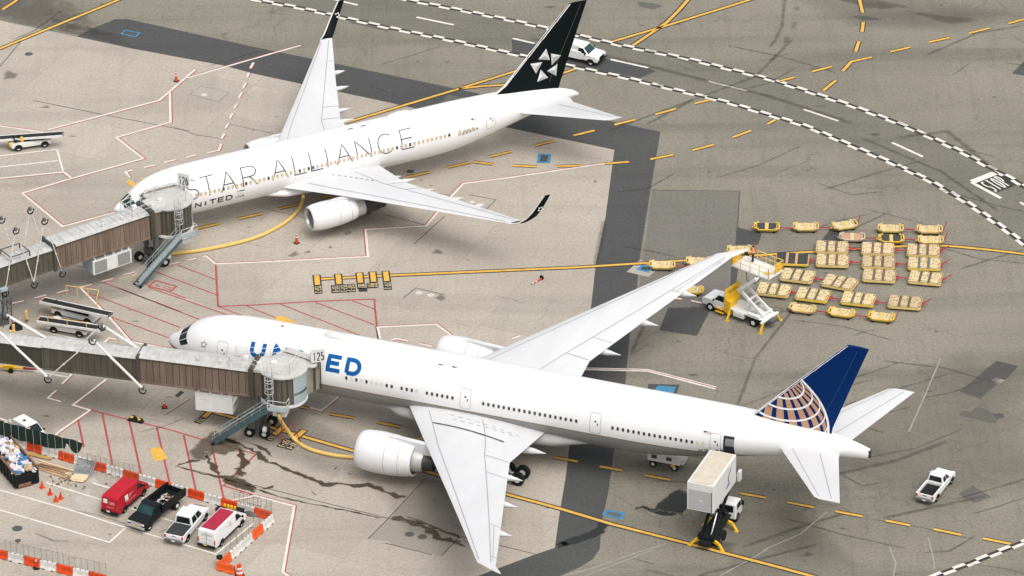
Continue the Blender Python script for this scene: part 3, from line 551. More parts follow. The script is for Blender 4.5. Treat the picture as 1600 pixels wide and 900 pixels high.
def door(P,s,w_,z0,z1,label=None,m=None,fn=None):
    "outlined cabin door set on the skin, angles from heights"
    def th(s,z):
        t,b,w=P.sec(s); return math.asin(max(-1,min(1,(z-(t+b)/2)/((t-b)/2))))
    mb=MB(); f=lambda x,y:P.surf(x,th(x,y),.014)
    N=6
    for i in range(N):
        for j in range(N):
            a,b=s+w_*i/N,s+w_*(i+1)/N; c,d=z0+(z1-z0)*j/N,z0+(z1-z0)*(j+1)/N
            mb.quad(f(a,c),f(b,c),f(b,d),f(a,d),0)
    g=lambda x,y:P.surf(x,th(x,y),.02); r=.12
    mb.ribbon([(s+r,z0),(s+w_-r,z0),(s+w_,z0+r),(s+w_,z1-r),(s+w_-r,z1),(s+r,z1),(s,z1-r),(s,z0+r)],.045,g,.3,1,closed=True)
    mb.ribbon([(s+w_*.5-.1,z0+(z1-z0)*.62),(s+w_*.5+.1,z0+(z1-z0)*.62)],.16,g,m=2); mb.ribbon([(s+w_*.72,z0+(z1-z0)*.4),(s+w_*.72,z0+(z1-z0)*.55)],.1,g,m=2)
    o=mb.build('door',[m or fuse_w,linem,winp],P.o,smooth=40,recalc=False)
    if label: o['label']=label
    return o
def windows(P,groups,zf,mats,h=.36,w=.25):
    c0={}
    for s0,step,n,pick in groups:
        for i in range(n):
            s=s0+step*i; t,b,ww=P.sec(s); th=math.asin((zf(s)-(t+b)/2)/((t-b)/2)); k=pick(i) if callable(pick) else pick
            if k is None: continue
            if k not in c0:
                mb=MB(); pts=[(w/2*math.copysign(abs(math.cos(a))**.65,math.cos(a)),0,h/2*math.copysign(abs(math.sin(a))**.65,math.sin(a))) for a in [2*math.pi*q/14 for q in range(14)]]
                mb.poly(pts,0); pts2=[(x*1.25,.004,z*1.18) for x,y,z in pts]; mb.add(pts+pts2,[(q,(q+1)%14,14+(q+1)%14,14+q) for q in range(14)],1)
                c0[k]=o=mb.build('window',[mats[k],lgrey],P.o)
            else: o=c0[k].copy(); COL.objects.link(o); o.parent=P.o
            p=P.surf(s,th,.02); o.location=p; o.rotation_euler=(-th,0,0)
def emblem_star(mb,cen,R,fn,col=(0,1,2),rot=0):
    "ring of five faceted triangles"
    for k in range(5):
        a=rot+2*math.pi*k/5; ux,uy=math.cos(a),math.sin(a); vx,vy=-uy,ux
        q=lambda r,t:fn(cen[0]+R*(ux*r+vx*t),cen[1]+R*(uy*r+vy*t))
        A,B,C=q(1.0,-.1),q(.42,-.5),q(.36,.42); D_=q(.55,-.08)
        mb.add([A,B,C,D_],[(0,1,3)],col[0]); mb.add([A,B,C,D_],[(1,2,3)],col[1]); mb.add([A,B,C,D_],[(2,0,3)],col[2])
# --- large twin-aisle airliner, nearer the camera
def two_tone(name,top,belly,line,z0,k,lw):
    m=mat(name,top,.4,.02,.25,spec=.4); n,l=nd(m); b=n['Principled BSDF']; src=b.inputs['Base Color'].links[0].from_socket
    tc=n.new('ShaderNodeTexCoord'); sp=n.new('ShaderNodeSeparateXYZ'); l.new(tc.outputs['Object'],sp.inputs[0])
    a=n.new('ShaderNodeMath'); a.operation='MULTIPLY_ADD'; l.new(sp.outputs[0],a.inputs[0]); a.inputs[1].default_value=-k; l.new(sp.outputs[2],a.inputs[2])
    r=n.new('ShaderNodeValToRGB'); r.color_ramp.interpolation='CONSTANT'; e=r.color_ramp.elements
    mp=n.new('ShaderNodeMapRange'); mp.inputs[1].default_value=z0-1; mp.inputs[2].default_value=z0+1; l.new(a.outputs[0],mp.inputs[0]); l.new(mp.outputs[0],r.inputs[0])
    e[0].position=0; e[0].color=(*belly,1); e[1].position=.5+lw/2; e[1].color=(1,1,1,1)
    x=e.new(.5-lw/2); x.color=(*line,1); x=e.new(.5); x.color=(.42,.24,.06,1)
    mx=n.new('ShaderNodeMix'); mx.data_type='RGBA'; gt=n.new('ShaderNodeMath'); gt.operation='GREATER_THAN'; gt.inputs[1].default_value=z0+lw; l.new(a.outputs[0],gt.inputs[0]); l.new(gt.outputs[0],mx.inputs['Factor']); l.new(r.outputs[0],mx.inputs[6]); l.new(src,mx.inputs[7]); l.new(mx.outputs[2],b.inputs['Base Color']); return m
zc=lambda s:5.22+.0146*s
prof=[(0,4.50,4.42,.04),(.3,4.98,4.02,.5),(1,5.5,3.5,1.08),(2,6.2,3.02,1.66),(3,6.98,2.72,2.1),(4,7.5,2.52,2.45),(5,7.85,2.38,2.68),(6.5,8.17,2.25,2.92),(8.5,8.4,2.2,3.06),(11,8.47,2.26,3.1)]+[(s,zc(s)+3.1,zc(s)-3.1,3.1) for s in(16,22,28,34,40,46,49)]+[(52,zc(52)+3.1,3.1,3.07),(56,zc(56)+3.08,3.75,2.93),(60,9.17,4.62,2.6),(64,9.12,5.45,2.05),(67,8.92,6.0,1.55),(70,8.5,6.42,.98),(72,8.12,6.66,.5),(72.95,7.86,6.74,.2),(73,7.84,6.75,.12)]
B_=Plane('big','twin_aisle_airliner','large white airliner with bright blue tail parked nose in at the nearer gate',prof)
fus=B_.fuselage([two_tone('white_over_grey_skin',(.74,.74,.735),(.24,.24,.23),(.05,.04,.03),4.45,.0185,.045)],None)
# wing root fairing under the belly
MB().loft([[(s,w*math.cos(a),z+h*math.sin(a)) for a in[2*math.pi*i/24 for i in range(24)]] for s,w,z,h in((23.5,1.6,3.1,.3),(26,3.0,3.1,.95),(30,3.5,3.15,1.15),(38,3.55,3.25,1.15),(42,3.2,3.4,1.05),(46,1.8,3.6,.45))]).build('wing_box_fairing',mat('grey_belly_paint',(.32,.32,.31),.4,.04,.6),B_.o,smooth=60)
WS=[(2.4,26.85,41.15,4.1,1.55),(10.2,32.1,40.65,4.95,1.1),(20.,38.75,44.05,6.1,.62),(30.9,46.05,47.85,7.32,.3),(31.8,47.6,48.6,7.5,.16),(32.4,48.8,49.02,7.65,.06)]
for sg in(1,-1):
    w_=build_wing(B_,'wing',WS,sg,wingm)
    items=[([(3.6,.14),(30.5,.14)],.07,0),([(3.6,.555),(10.2,.70),(30.5,.74)],.075,0),([(10.3,.70),(10.3,.99)],.08,0),([(13.6,.71),(13.6,.99)],.06,0),([(23.5,.73),(23.5,.99)],.06,0),([(29.4,.74),(29.4,.99)],.06,0),([(23.4,.84),(30.2,.84)],.05,0)]
    if sg==1:
        items+=[([(5.98,.14),(6.2,.35),(6.82,.80)],.2,1)]+[([(3.95+.11*i,.30+.068*i),(3.95+.11*i+.05,.30+.068*i+.034)],.07,0) for i in range(9)]+[([(4.75+.05*i,.32+.068*i),(4.75+.05*i+.03,.32+.068*i+.034)],.07,0) for i in range(8)]
    else: items+=[([(3.55,.2),(5.2,.42)],.13,1)]
    panel_lines(B_,w_,WS,sg,items)
    for s,l,z,L in((37.9,5.6,3.75,4.6),(38.3,12.6,4.85,4.7),(40.6,18.2,5.55,4.2),(43.0,24.0,6.2,3.6)): fairing(B_,w_,s,l,z,L,.42,sg)
    engine(B_,25.0,9.73,2.85,sg,[(0,1.70),(.12,1.82),(.6,1.95),(1.8,2.04),(3.4,2.0),(4.8,1.82),(5.75,1.62),(5.75,1.5)],[(.02,1.72),(-.06,1.66),(0,1.58),(.35,1.5),(1.3,1.53)],[([(4.6,1.2),(5.9,1.16),(6.7,1.0)],mat('silver_cowl',(.5,.49,.46),.4,.12,2,metal=.4)),([(6.7,.98),(7.7,.74),(7.75,.62)],hotm)],[(7.2,.58),(7.9,.42),(8.8,.06)],1.3,1.52,[(26.6,4.55,4.7,.2),(28.6,4.2,5.0,.3),(31.2,3.75,4.9,.32),(34.5,3.7,4.6,.25),(36.5,4.3,4.5,.1)],hotm)
    gear(B_,38.3,5.5,3,.68,1.46,3.4,sg)
for l_ in(0,): gear(B_,6.0,0,1,.54,1,2.6,1,.35,.35)
FS=[(7.6,59.9,69.0,.95),(9.27,61.4,69.25,.85),(14,66.0,70.95,.6),(18.56,70.45,72.65,.36)]
fin=build_fin(B_,FS,blue,lgrey)
# globe emblem: gridded sphere drawn flat on both sides of the fin
gc=(63.15,9.10); gr=5.71; th=rad(84); ti=rad(33)
ax=Vector((math.cos(th)*math.cos(ti),math.sin(th)*math.cos(ti),math.sin(ti))); e1=ax.cross(Vector((0,0,1))).normalized(); e2=ax.cross(e1)
def fin_le(z): return interp([(a[0],a[1]) for a in FS],z)[0]
def ballpt(lat,lon):
    v=ax*math.sin(lat)+(e1*math.cos(lon)+e2*math.sin(lon))*math.cos(lat); return gc[0]+gr*v.x,gc[1]+gr*v.y,v.z
for sg in(1,-1):
    mb=MB()
    def okp(s,z): return z>8.5 and s>fin_le(z)+.02 and s<interp([(a[0],a[2]) for a in FS],z)[0]
    NL=44
    for i in range(NL):
        if i%2: continue
        for j in range(60):
            la0,la1=rad(-20+105*j/60),rad(-20+105*(j+1)/60); lo0,lo1=2*math.pi*(i-.12)/NL,2*math.pi*(i+1.12)/NL
            q=[ballpt(la,lo) for la,lo in((la0,lo0),(la0,lo1),(la1,lo1),(la1,lo0))]
            if min(p[2] for p in q)>0 and all(okp(p[0],p[1]) for p in q): mb.quad(*[fin_surf(FS,p[0],p[1],sg,.014) for p in q],0)
    for lat in(72,60,48.5,36,24.5,12):
        for j in range(120):
            lo0,lo1=2*math.pi*j/120,2*math.pi*(j+1)/120; d=rad(1.0)
            q=[ballpt(la,lo) for la,lo in((rad(lat)-d,lo0),(rad(lat)-d,lo1),(rad(lat)+d,lo1),(rad(lat)+d,lo0))]
            if min(p[2] for p in q)>-.02 and all(okp(p[0],p[1]) for p in q): mb.quad(*[fin_surf(FS,p[0],p[1],sg,.022) for p in q],1)
    pts=[(gc[0]+gr*math.cos(rad(a)),gc[1]+gr*math.sin(rad(a))) for a in range(-12,75)]
    pts=[p for p in pts if okp(*p)]
    mb.ribbon(pts,.2,lambda x,y:fin_surf(FS,x,y,sg,.026),None,1)
    mb.build('globe_emblem',[globe_t,globe_w],fin,recalc=False)
rl=MB(); rl.ribbon([(68.0,9.4),(71.6,18.2)],.05,lambda x,y:fin_surf(FS,x,y,1,.016),.5); rl.build('rudder_line',mat('fin_line',(.01,.05,.2),.5),fin,recalc=False)
TS=[(.7,64.3,70.25,7.15,.7),(1.75,64.65,70.5,7.2,.66),(10.5,71.15,73.65,8.2,.22),(10.76,71.75,73.78,8.23,.1)]
for sg in(1,-1):
    w_=build_wing(B_,'tailplane',TS,sg,wingm); panel_lines(B_,w_,TS,sg,[([(1.9,.68),(10.4,.68)],.06,0),([(1.9,.2),(10.4,.2)],.05,0)])
# cabin glass, doors, lettering
def nose_quad(P,pts,off=.02):
    "patch whose corners are (station, angle) on the port skin; sub-divided"
    mb=MB(); N=5
    f=lambda u,v:P.surf(*[(1-v)*((1-u)*pts[0][k]+u*pts[1][k])+v*((1-u)*pts[3][k]+u*pts[2][k]) for k in(0,1)],off)
    for i in range(N):
        for j in range(N): mb.quad(f(i/N,j/N),f((i+1)/N,j/N),f((i+1)/N,(j+1)/N),f(i/N,(j+1)/N))
    return mb
for q in([(1.75,1.02),(1.75,1.5),(2.75,1.5),(2.62,1.05)],[(1.8,.60),(1.76,.98),(2.68,1.0),(2.75,.66)],[(2.15,.28),(1.85,.56),(2.8,.62),(3.1,.36)]):
    nose_quad(B_,q).build('cockpit_window',glass,B_.o,smooth=60)
    nose_quad(B_,[(s,math.pi-t) for s,t in q]).build('cockpit_window',glass,B_.o,smooth=60)
zw=lambda s:5.77+.0143*s
rr=random.Random(3)
pk1=[0,1,0,1,0,1,1,1,0,0]
windows(B_,[(20.61,.533,10,lambda i:pk1[i]),(26.45,.533,4,lambda i:1 if i==3 else 0),(29.1,.533,6,0),(34.97,.533,19,0),(48.28,.533,18,lambda i:1 if i>15 else 0),(9.2,.533,2,0)],zw,{0:winp,1:cream})
for s in(6.7,32.55,45.95): door(B_,s,1.08,5.33+.0125*(s-30),7.28+.0125*(s-30))
door(B_,58.05,1.0,5.75,7.75,'white cabin door swung open beside its doorway')
dd=MB()
def thz(P,s,z):
    t,b,w=P.sec(s); return math.asin(max(-1,min(1,(z-(t+b)/2)/((t-b)/2))))
for i in range(6):
    for j in range(8):
        a,b=59.32+1.05*i/6,59.32+1.05*(i+1)/6; c,d=5.72+2.0*j/8,5.72+2.0*(j+1)/8
        dd.quad(*[B_.surf(x,thz(B_,x,z),.015) for x,z in((a,c),(b,c),(b,d),(a,d))],1 if (i>0 and 3<j<7) else 0)
dd.build('doorway',[mat('dark_doorway',(.012,.016,.018),.7),mat('galley_wall',(.2,.21,.21),.6)],B_.o,smooth=60,recalc=False)
lt=MB()
f=lambda x,y:B_.surf(x,y,.018)
narrow={'I':.16}
text(lt,'UNITED',10.6,.23,1.35,.62,.62,.36,lambda x,y:B_.surf(x,y,.018),0,.25) if False else None
def bold(P,s,x0,xs,w,t0,t1,sw,m,name):
    "block capitals: stroke width is given in metres along the skin, heights as angles"
    R=P.sec(x0+4)[2]; mb=MB()
    for ch,x in zip(s,xs):
        for stt in GL[ch]: mb.ribbon([(x+p*(w if ch!='I' else .01),(t0+(t1-t0)*q)*R) for p,q in stt],sw,lambda a,b:P.surf(a,b/R,.018),.2)
    return mb.build(name,m,P.o,recalc=False)
bold(B_,'UNITED',10.4,[10.3,12.7,15.5,16.5,18.45,20.45],1.45,.345,.775,.42,blue_l,'lettering')
bold(B_,'N2139U',56,[56.9+.52*i for i in range(6)],.36,-.40,-.27,.09,inkb,'registration')
fl=MB(); fl.quad(*[B_.surf(x,t,.016) for x,t in((57.3,.38),(58.05,.38),(58.05,.5),(57.3,.5))],0); fl.quad(*[B_.surf(x,t,.022) for x,t in((57.3,.44),(57.62,.44),(57.62,.5),(57.3,.5))],1)
for i in range(3): fl.quad(*[B_.surf(x,t,.022) for x,t in((57.65,.39+.04*i),(58.05,.39+.04*i),(58.05,.405+.04*i),(57.65,.405+.04*i))],2)
fl.build('flag',[white2,inkb,redp],B_.o,recalc=False)
es=MB(); emblem_star(es,(5.1,.42*2.8),.42,lambda x,y:B_.surf(x,y/2.8,.02),(0,0,0),rad(90)); es.build('small_star_emblem',linem,B_.o,recalc=False)
MB().loft([[(s,w*math.cos(a),z+h*math.sin(a)) for a in[2*math.pi*i/16 for i in range(16)]] for s,w,z,h in((16.9,.1,8.5,.05),(17.3,.42,8.52,.3),(18.1,.55,8.54,.42),(19.2,.5,8.55,.38),(20.2,.1,8.56,.06))]).build('antenna_dome',lgrey,B_.o,smooth=70)
for s,z in((29.6,8.72),(31.0,8.76)): MB().cyl((s,-1.2,z-.25),(s+.5,-1.2,z-.24),.1,.06,n=6).build('overwing_light',gapm,B_.o)
MB().side([(12.3,8.4),(12.4,8.62),(12.55,8.62),(12.65,8.4)],-.05,.05).build('blade_antenna',redp,B_.o)
apu=MB().box((72.95,-.02,7.3),(.25,.35,.75)).build('exhaust_port',hotm,B_.o)
# --- smaller twin engined airliner behind
prof=[(0,4.42,4.34,.04),(.3,4.78,3.95,.42),(1,5.22,3.42,.92),(2,5.9,2.92,1.42),(3,6.55,2.62,1.82),(4,6.98,2.45,2.1),(5.2,7.28,2.33,2.32),(7,7.5,2.25,2.48),(9,7.55,2.23,2.52)]+[(s,7.55,2.23,2.52) for s in(14,20,26,32,36)]+[(39,7.54,2.45,2.42),(42,7.5,2.98,2.15),(45,7.38,3.62,1.78),(48,7.08,4.22,1.28),(51,6.48,4.7,.74),(53,5.8,4.95,.34),(53.67,5.3,5.02,.1)]
T_=Plane('twin','twin_engine_airliner','white airliner with black tail and upturned black wingtips parked behind the blue tailed one',prof)
T_.fuselage([fuse_w],None)
MB().loft([[(s,w*math.cos(a),z+h*math.sin(a)) for a in[2*math.pi*i/20 for i in range(20)]] for s,w,z,h in((16,1.2,2.8,.3),(18.5,2.5,2.8,.8),(22,2.85,2.8,.85),(27,2.8,2.9,.8),(31,1.4,3.,.4))]).build('wing_box_fairing',fuse_w,T_.o,smooth=60)
WS2=[(2.1,18.1,29.1,3.55,1.25),(8.1,22.55,29.35,4.3,.85),(16,28.5,32.4,5.0,.5),(23.4,34.02,35.4,5.62,.24)]
WL=[(23.4,34.02,35.4,5.62,.24),(24.35,34.95,36.2,6.0,.2)]
for sg in(1,-1):
    w_=build_wing(T_,'wing',WS2,sg,wingm)
    panel_lines(T_,w_,WS2,sg,[([(3.2,.15),(22.9,.15)],.07,0),([(3.2,.68),(8.1,.68),(22.9,.72)],.07,0),([(8.2,.69),(8.2,.99)],.07,0),([(10.4,.7),(10.4,.99)],.07,0),([(19,.72),(19,.99)],.06,0)]+([([(2.9+.5*i,.45+.025*i),(2.9+.5*i+.25,.45+.025*i+.012)],.09,1) for i in range(8)] if sg==1 else [([(3.0,.25),(4.6,.42)],.11,0)]))
    # winglet lofted through the bend, as a part of the wing
    rings=[]
    for l,a,b,z,t,tilt in((23.4,34.0,35.42,5.62,.22,.1),(24.1,34.75,36.0,5.85,.2,.45),(24.6,35.4,36.5,6.45,.16,.9),(24.9,35.95,36.95,7.2,.13,1.2),(25.25,37.1,37.8,8.97,.08,1.3)):
        U=[(1-math.cos(math.pi*i/6))/2 for i in range(7)]; y=[t*(1.1*math.sqrt(u)*(1-u)+.42*u*(1-u)) for u in U]; nx,nz=-math.sin(tilt),math.cos(tilt)
        rings.append([(a+(b-a)*u,-(l+nx*k)*sg,z+nz*k) for u,k in zip(U,y)]+[(a+(b-a)*u,-(l-nx*k)*sg,z-nz*k) for u,k in list(zip(U,y))[::-1][1:-1]])
    wl=MB().loft(rings).build('winglet',tailblack,w_,smooth=50)
    le=MB().tube([(a-.03,-l*sg,z) for l,a,z in((23.4,34.0,5.62),(24.1,34.75,5.85),(24.6,35.4,6.45),(24.9,35.95,7.2),(25.25,37.1,8.97))],.075,6).build('leading_edge',lgrey,wl,smooth=60)
    es=MB()
    for side in(-1,1):
        emblem_star(es,(36.75,7.45),.36,lambda x,y:(x,-(24.95+(y-7.2)*.17+.1*side)*sg,y),(0,0,0),rad(70))
    es.build('star_emblem',[em_l],wl,recalc=False)
    for s,l,z,L in((27.2,5.0,3.3,3.2),(28.4,10.3,3.95,3.3),(30.3,14.2,4.45,2.9),(31.6,17.2,4.75,2.5)): fairing(T_,w_,s,l,z,L,.3,sg)
    fairing(T_,w_,27.2,7.6,4.1,3.6,.34,sg)
    engine(T_,18.5,7.92,2.6,sg,[(0,1.18),(.1,1.28),(.6,1.4),(1.6,1.46),(3.2,1.42),(4.6,1.22),(5.1,1.1),(5.1,1.0)],[(.02,1.2),(-.05,1.14),(0,1.07),(.3,1.02),(1.0,1.04)],[([(4.0,1.02),(5.3,.98),(6.2,.88)],mat('brushed_cowl',(.45,.45,.43),.45,.15,2,metal=.3)),([(6.1,.9),(7.2,.78),(8.5,.6),(8.55,.5)],hotm)],[(8.0,.42),(8.8,.32),(9.4,.05)],.95,1.05,[(19.8,3.85,3.95,.16),(21.5,3.6,4.2,.24),(23.6,3.2,4.15,.25),(26.2,3.2,3.9,.2),(27.6,3.7,3.9,.08)],hotm)
    gear(T_,25.6,4.65,2,.57,1.42,3.1,sg,.57,.4)
gear(T_,4.9,0,1,.46,1,2.5,1,.3,.3)
FS2=[(6.4,42.8,51.35,.8),(7.4,43.6,51.65,.75),(8.2,44.9,52.0,.7),(9.2,45.85,52.3,.64),(16.1,52.6,54.8,.32)]
fin2=build_fin(T_,FS2,tailblack,lgrey)
Z3=lambda x,y:(800+x/4,y/4)
def finplane(px,py):
    "photo pixel to (station, height) on the fin's centre plane"
    d=_r*((px-800)/F_PX)+_u*((450-py)/F_PX)+_f; x0,y0,h=AP['twin']; hx,hy=math.cos(h),math.sin(h); L=Vector((-hy,hx,0)); b=Vector((x0,y0,0))
    t=(.3-(CAMP-b).dot(L))/d.dot(L); p=CAMP+d*t-b; return -(p.x*hx+p.y*hy),p.z
tri=[((215,305),(165,372),(238,376),(208,350)),((245,335),(312,350),(250,410),(262,357)),((288,403),(220,445),(280,478),(270,440)),((180,435),(157,512),(228,487),(186,484)),((115,400),(190,388),(150,460),(153,415))]
for sg in(1,-1):
    mb=MB()
    for q in tri:
        V=[fin_surf(FS2,*finplane(*Z3(*p)),sg,.02) for p in q]
        mb.add(V,[(0,1,3)],0); mb.add(V,[(1,2,3)],1); mb.add(V,[(2,0,3)],2)
    mb.build('star_emblem',[em_l,em_d,em_m],fin2,recalc=False)
rl=MB(); rl.ribbon([(50.2,7.6),(54.0,15.9)],.05,lambda x,y:fin_surf(FS2,x,y,1,.016),.5); rl.build('rudder_line',dgrey,fin2,recalc=False)
TS2=[(.6,45.4,52.4,5.3,.6),(2.1,46.2,52.05,5.5,.55),(8.9,52.25,54.05,6.4,.2),(9.31,52.95,54.3,6.47,.08)]
for sg in(1,-1):
    w_=build_wing(T_,'tailplane',TS2,sg,wingm); panel_lines(T_,w_,TS2,sg,[([(2.2,.68),(8.8,.68)],.06,0)])
for q in([(.85,.98),(.85,1.5),(1.9,1.5),(1.75,1.02)],[(.92,.52),(.87,.93),(1.82,.98),(2.0,.6)],[(1.5,.2),(1.2,.48),(2.08,.56),(2.55,.3)]):
    for k in(1,-1): nose_quad(T_,[(s,t if k==1 else math.pi-t) for s,t in q]).build('cockpit_window',glassg if q[0][0]<1 else glass,T_.o,smooth=60)
rr=random.Random(5)
windows(T_,[(8.25,.508,58,lambda i:(0 if rr.random()<.14 else 1)),(38.5,.508,4,1)],lambda s:5.3,{0:winp,1:tan},.38,.25)
for s,z0,z1 in((3.15,4.2,6.1),(41.75,4.75,6.55)): door(T_,s,1.05,z0,z1)
lt=MB(); R2=2.6
xs=7.55
xs_=[7.2,8.95,11.05,13.4,16.85,19.2,21.1,23.15,24.2,26.4,29.0,31.6]; ws=[1.4,1.5,1.75,1.85,1.75,1.6,1.6,.02,1.75,1.95,1.85,1.6]
for ch,x,w_ in zip('STARALLIANCE',xs_,ws):
    for stt in GL[ch]: lt.ribbon([(x+p*w_,(.02+.79*q)*R2) for p,q in stt],.11,lambda a,b:T_.surf(a,b/R2,.016),.25)
lt.build('lettering',ink,T_.o,recalc=False)
bold(T_,'UNITED',9,[6.95,8.07,9.25,9.7,10.62,11.55],.72,-.42,-.2,.15,ink,'airline_lettering')
gl=MB(); x0,x1,t0,t1=12.75,13.65,-.41,-.08
f=lambda u,v,o=.016:T_.surf(x0+(x1-x0)*u,t0+(t1-t0)*v,o)
gl.quad(f(0,0),f(1,0),f(1,1),f(0,1),0)
for r in(.35,.55,.75,.95): gl.ribbon([(.02+r*math.cos(rad(a)),.02+r*math.sin(rad(a))) for a in range(0,91,6) if .02+r*math.cos(rad(a))<1],.05,lambda x,y:f(x,min(1,y),.022),m=1)
for a in(20,40,60,78): gl.ribbon([(.15*math.cos(rad(a)),.15*math.sin(rad(a))),(.95*math.cos(rad(a)),.95*math.sin(rad(a)))],.05,lambda x,y:f(x,y,.022),m=1)
gl.build('globe_mark',[ink,em_l],T_.o,recalc=False)
bold(T_,'N653UA',38,[38.3+.42*i for i in range(6)],.28,-.02,.09,.06,ink,'registration')
fl=MB(); fl.quad(*[T_.surf(x,t,.016) for x,t in((40.0,.42),(40.6,.42),(40.6,.55),(40.0,.55))],0); fl.quad(*[T_.surf(x,t,.022) for x,t in((40.0,.48),(40.25,.48),(40.25,.55),(40.0,.55))],1); fl.build('flag',[em_m,inkb],T_.o,recalc=False)
MB().loft([[(s,w*math.cos(a),z+h*math.sin(a)) for a in[2*math.pi*i/16 for i in range(16)]] for s,w,z,h in((31.0,.1,7.55,.05),(31.6,.6,7.58,.25),(32.6,.75,7.6,.36),(33.6,.65,7.6,.3),(34.4,.1,7.58,.05))]).build('antenna_dome',fuse_w,T_.o,smooth=70)
for s in(26.8,28.3): MB().box((s,-.3,7.56),(.6,.1,.06)).build('overwing_light',gapm,T_.o)
# ------------------------------------------------------------------ passenger boarding bridges
brown=mat('brown_corrugated_metal',(.185,.132,.098),.65,.3,1.3,stretch=(1,1,.12),detail=7); olive=mat('dark_olive_metal',(.058,.055,.042),.65,.2,.8,stretch=(1,1,.2)); olive2=mat('olive_metal',(.092,.084,.062),.65,.3,1.2,stretch=(1,1,.12),detail=7); browng=mat('bronze_metal',(.15,.122,.09),.6,.2,.8,stretch=(1,1,.2))
roofm=mat('weathered_roof_metal',(.36,.355,.335),.7,.12,1.1,col2=(.52,.515,.50),detail=8); roofw=mat('rotunda_roof',(.46,.455,.43),.65,.1,.9,detail=7); bluegrey=mat('blue_grey_panel',(.34,.40,.42),.5,.08,.6); canvas=mat('brown_canvas_bellows',(.26,.23,.18),.85,.2,1.2); stairm=mat('galvanised_steel',(.30,.35,.36),.55,.18,2.); stairs_d=mat('dark_teal_steel',(.05,.085,.095),.5,.2,2.)
hosem=mat('yellow_hose',(.66,.45,.13),.7,.1,3.); ribm=mat('hose_rib',(.53,.33,.07),.7,.1,3.)
def tunnel(o,x0,x1,w,z0,z1,m,ribs,name='tunnel'):
    mb=MB().box(((x0+x1)/2,0,(z0+z1-.12)/2),(x1-x0,w,z1-z0-.12)); n=max(2,int((x1-x0)/ribs))
    for i in range(n+1):
        x=x0+.06+(x1-x0-.12)*i/n
        for s in(1,-1): mb.box((x,s*(w/2+.035),(z0+z1-.12)/2),(.16,.07,z1-z0-.2),m=1); mb.box((x+.12,s*(w/2+.012),(z0+z1-.12)/2),(.07,.03,z1-z0-.2),m=2)
    for s in(1,-1): mb.box(((x0+x1)/2,s*(w/2+.06),z0+.1),(x1-x0,.1,.2),m=1); mb.box(((x0+x1)/2,s*(w/2+.06),z1-.2),(x1-x0,.1,.14),m=2)
    t=mb.build(name,[m,mat('rib_shade_paint',tuple(c*.55 for c in m.node_tree.nodes['Color Ramp'].color_ramp.elements[0].color[:3]),.65) if False else m,olive],o)
    rf=MB(); k=max(2,int((x1-x0)/.62))
    for i in range(k):
        a=x0+(x1-x0)*i/k; b=x0+(x1-x0)*(i+1)/k; h=.0 if i%2 else .035
        rf.add([(a,-w/2-.1,z1-.12),(b,-w/2-.1,z1-.12),(b,-w/2*.55,z1+.06+h),(a,-w/2*.55,z1+.06+h),(b,w/2*.55,z1+.06+h),(a,w/2*.55,z1+.06+h),(b,w/2+.1,z1-.12),(a,w/2+.1,z1-.12)],[(0,1,2,3),(3,2,4,5),(5,4,6,7),(0,3,5,7),(1,6,4,2),(0,7,6,1)])
        rf.bar((a,-w/2-.06,z1-.1),(a,-w/2*.55,z1+.1),.04,m=1); rf.bar((a,-w/2*.55,z1+.1),(a,w/2*.55,z1+.1),.04,m=1)
    rf.build('tunnel_roof',[roofm,grey],t); return t
def rail(mb,P,h=1.05,r=.028,mid=True,posts=True):
    P=[Vector(p) for p in P]
    for a,b in zip(P,P[1:]):
        L=(b-a).length; n=max(1,round(L/1.3)); up=Vector((0,0,h))
        mb.cyl(a+up,b+up,r,n=5)
        if mid: mb.cyl(a+up*.5,b+up*.5,r*.8,n=5)
        if posts:
            for i in range(n+1): p=a.lerp(b,i/n); mb.cyl(p,p+up,r,n=5)
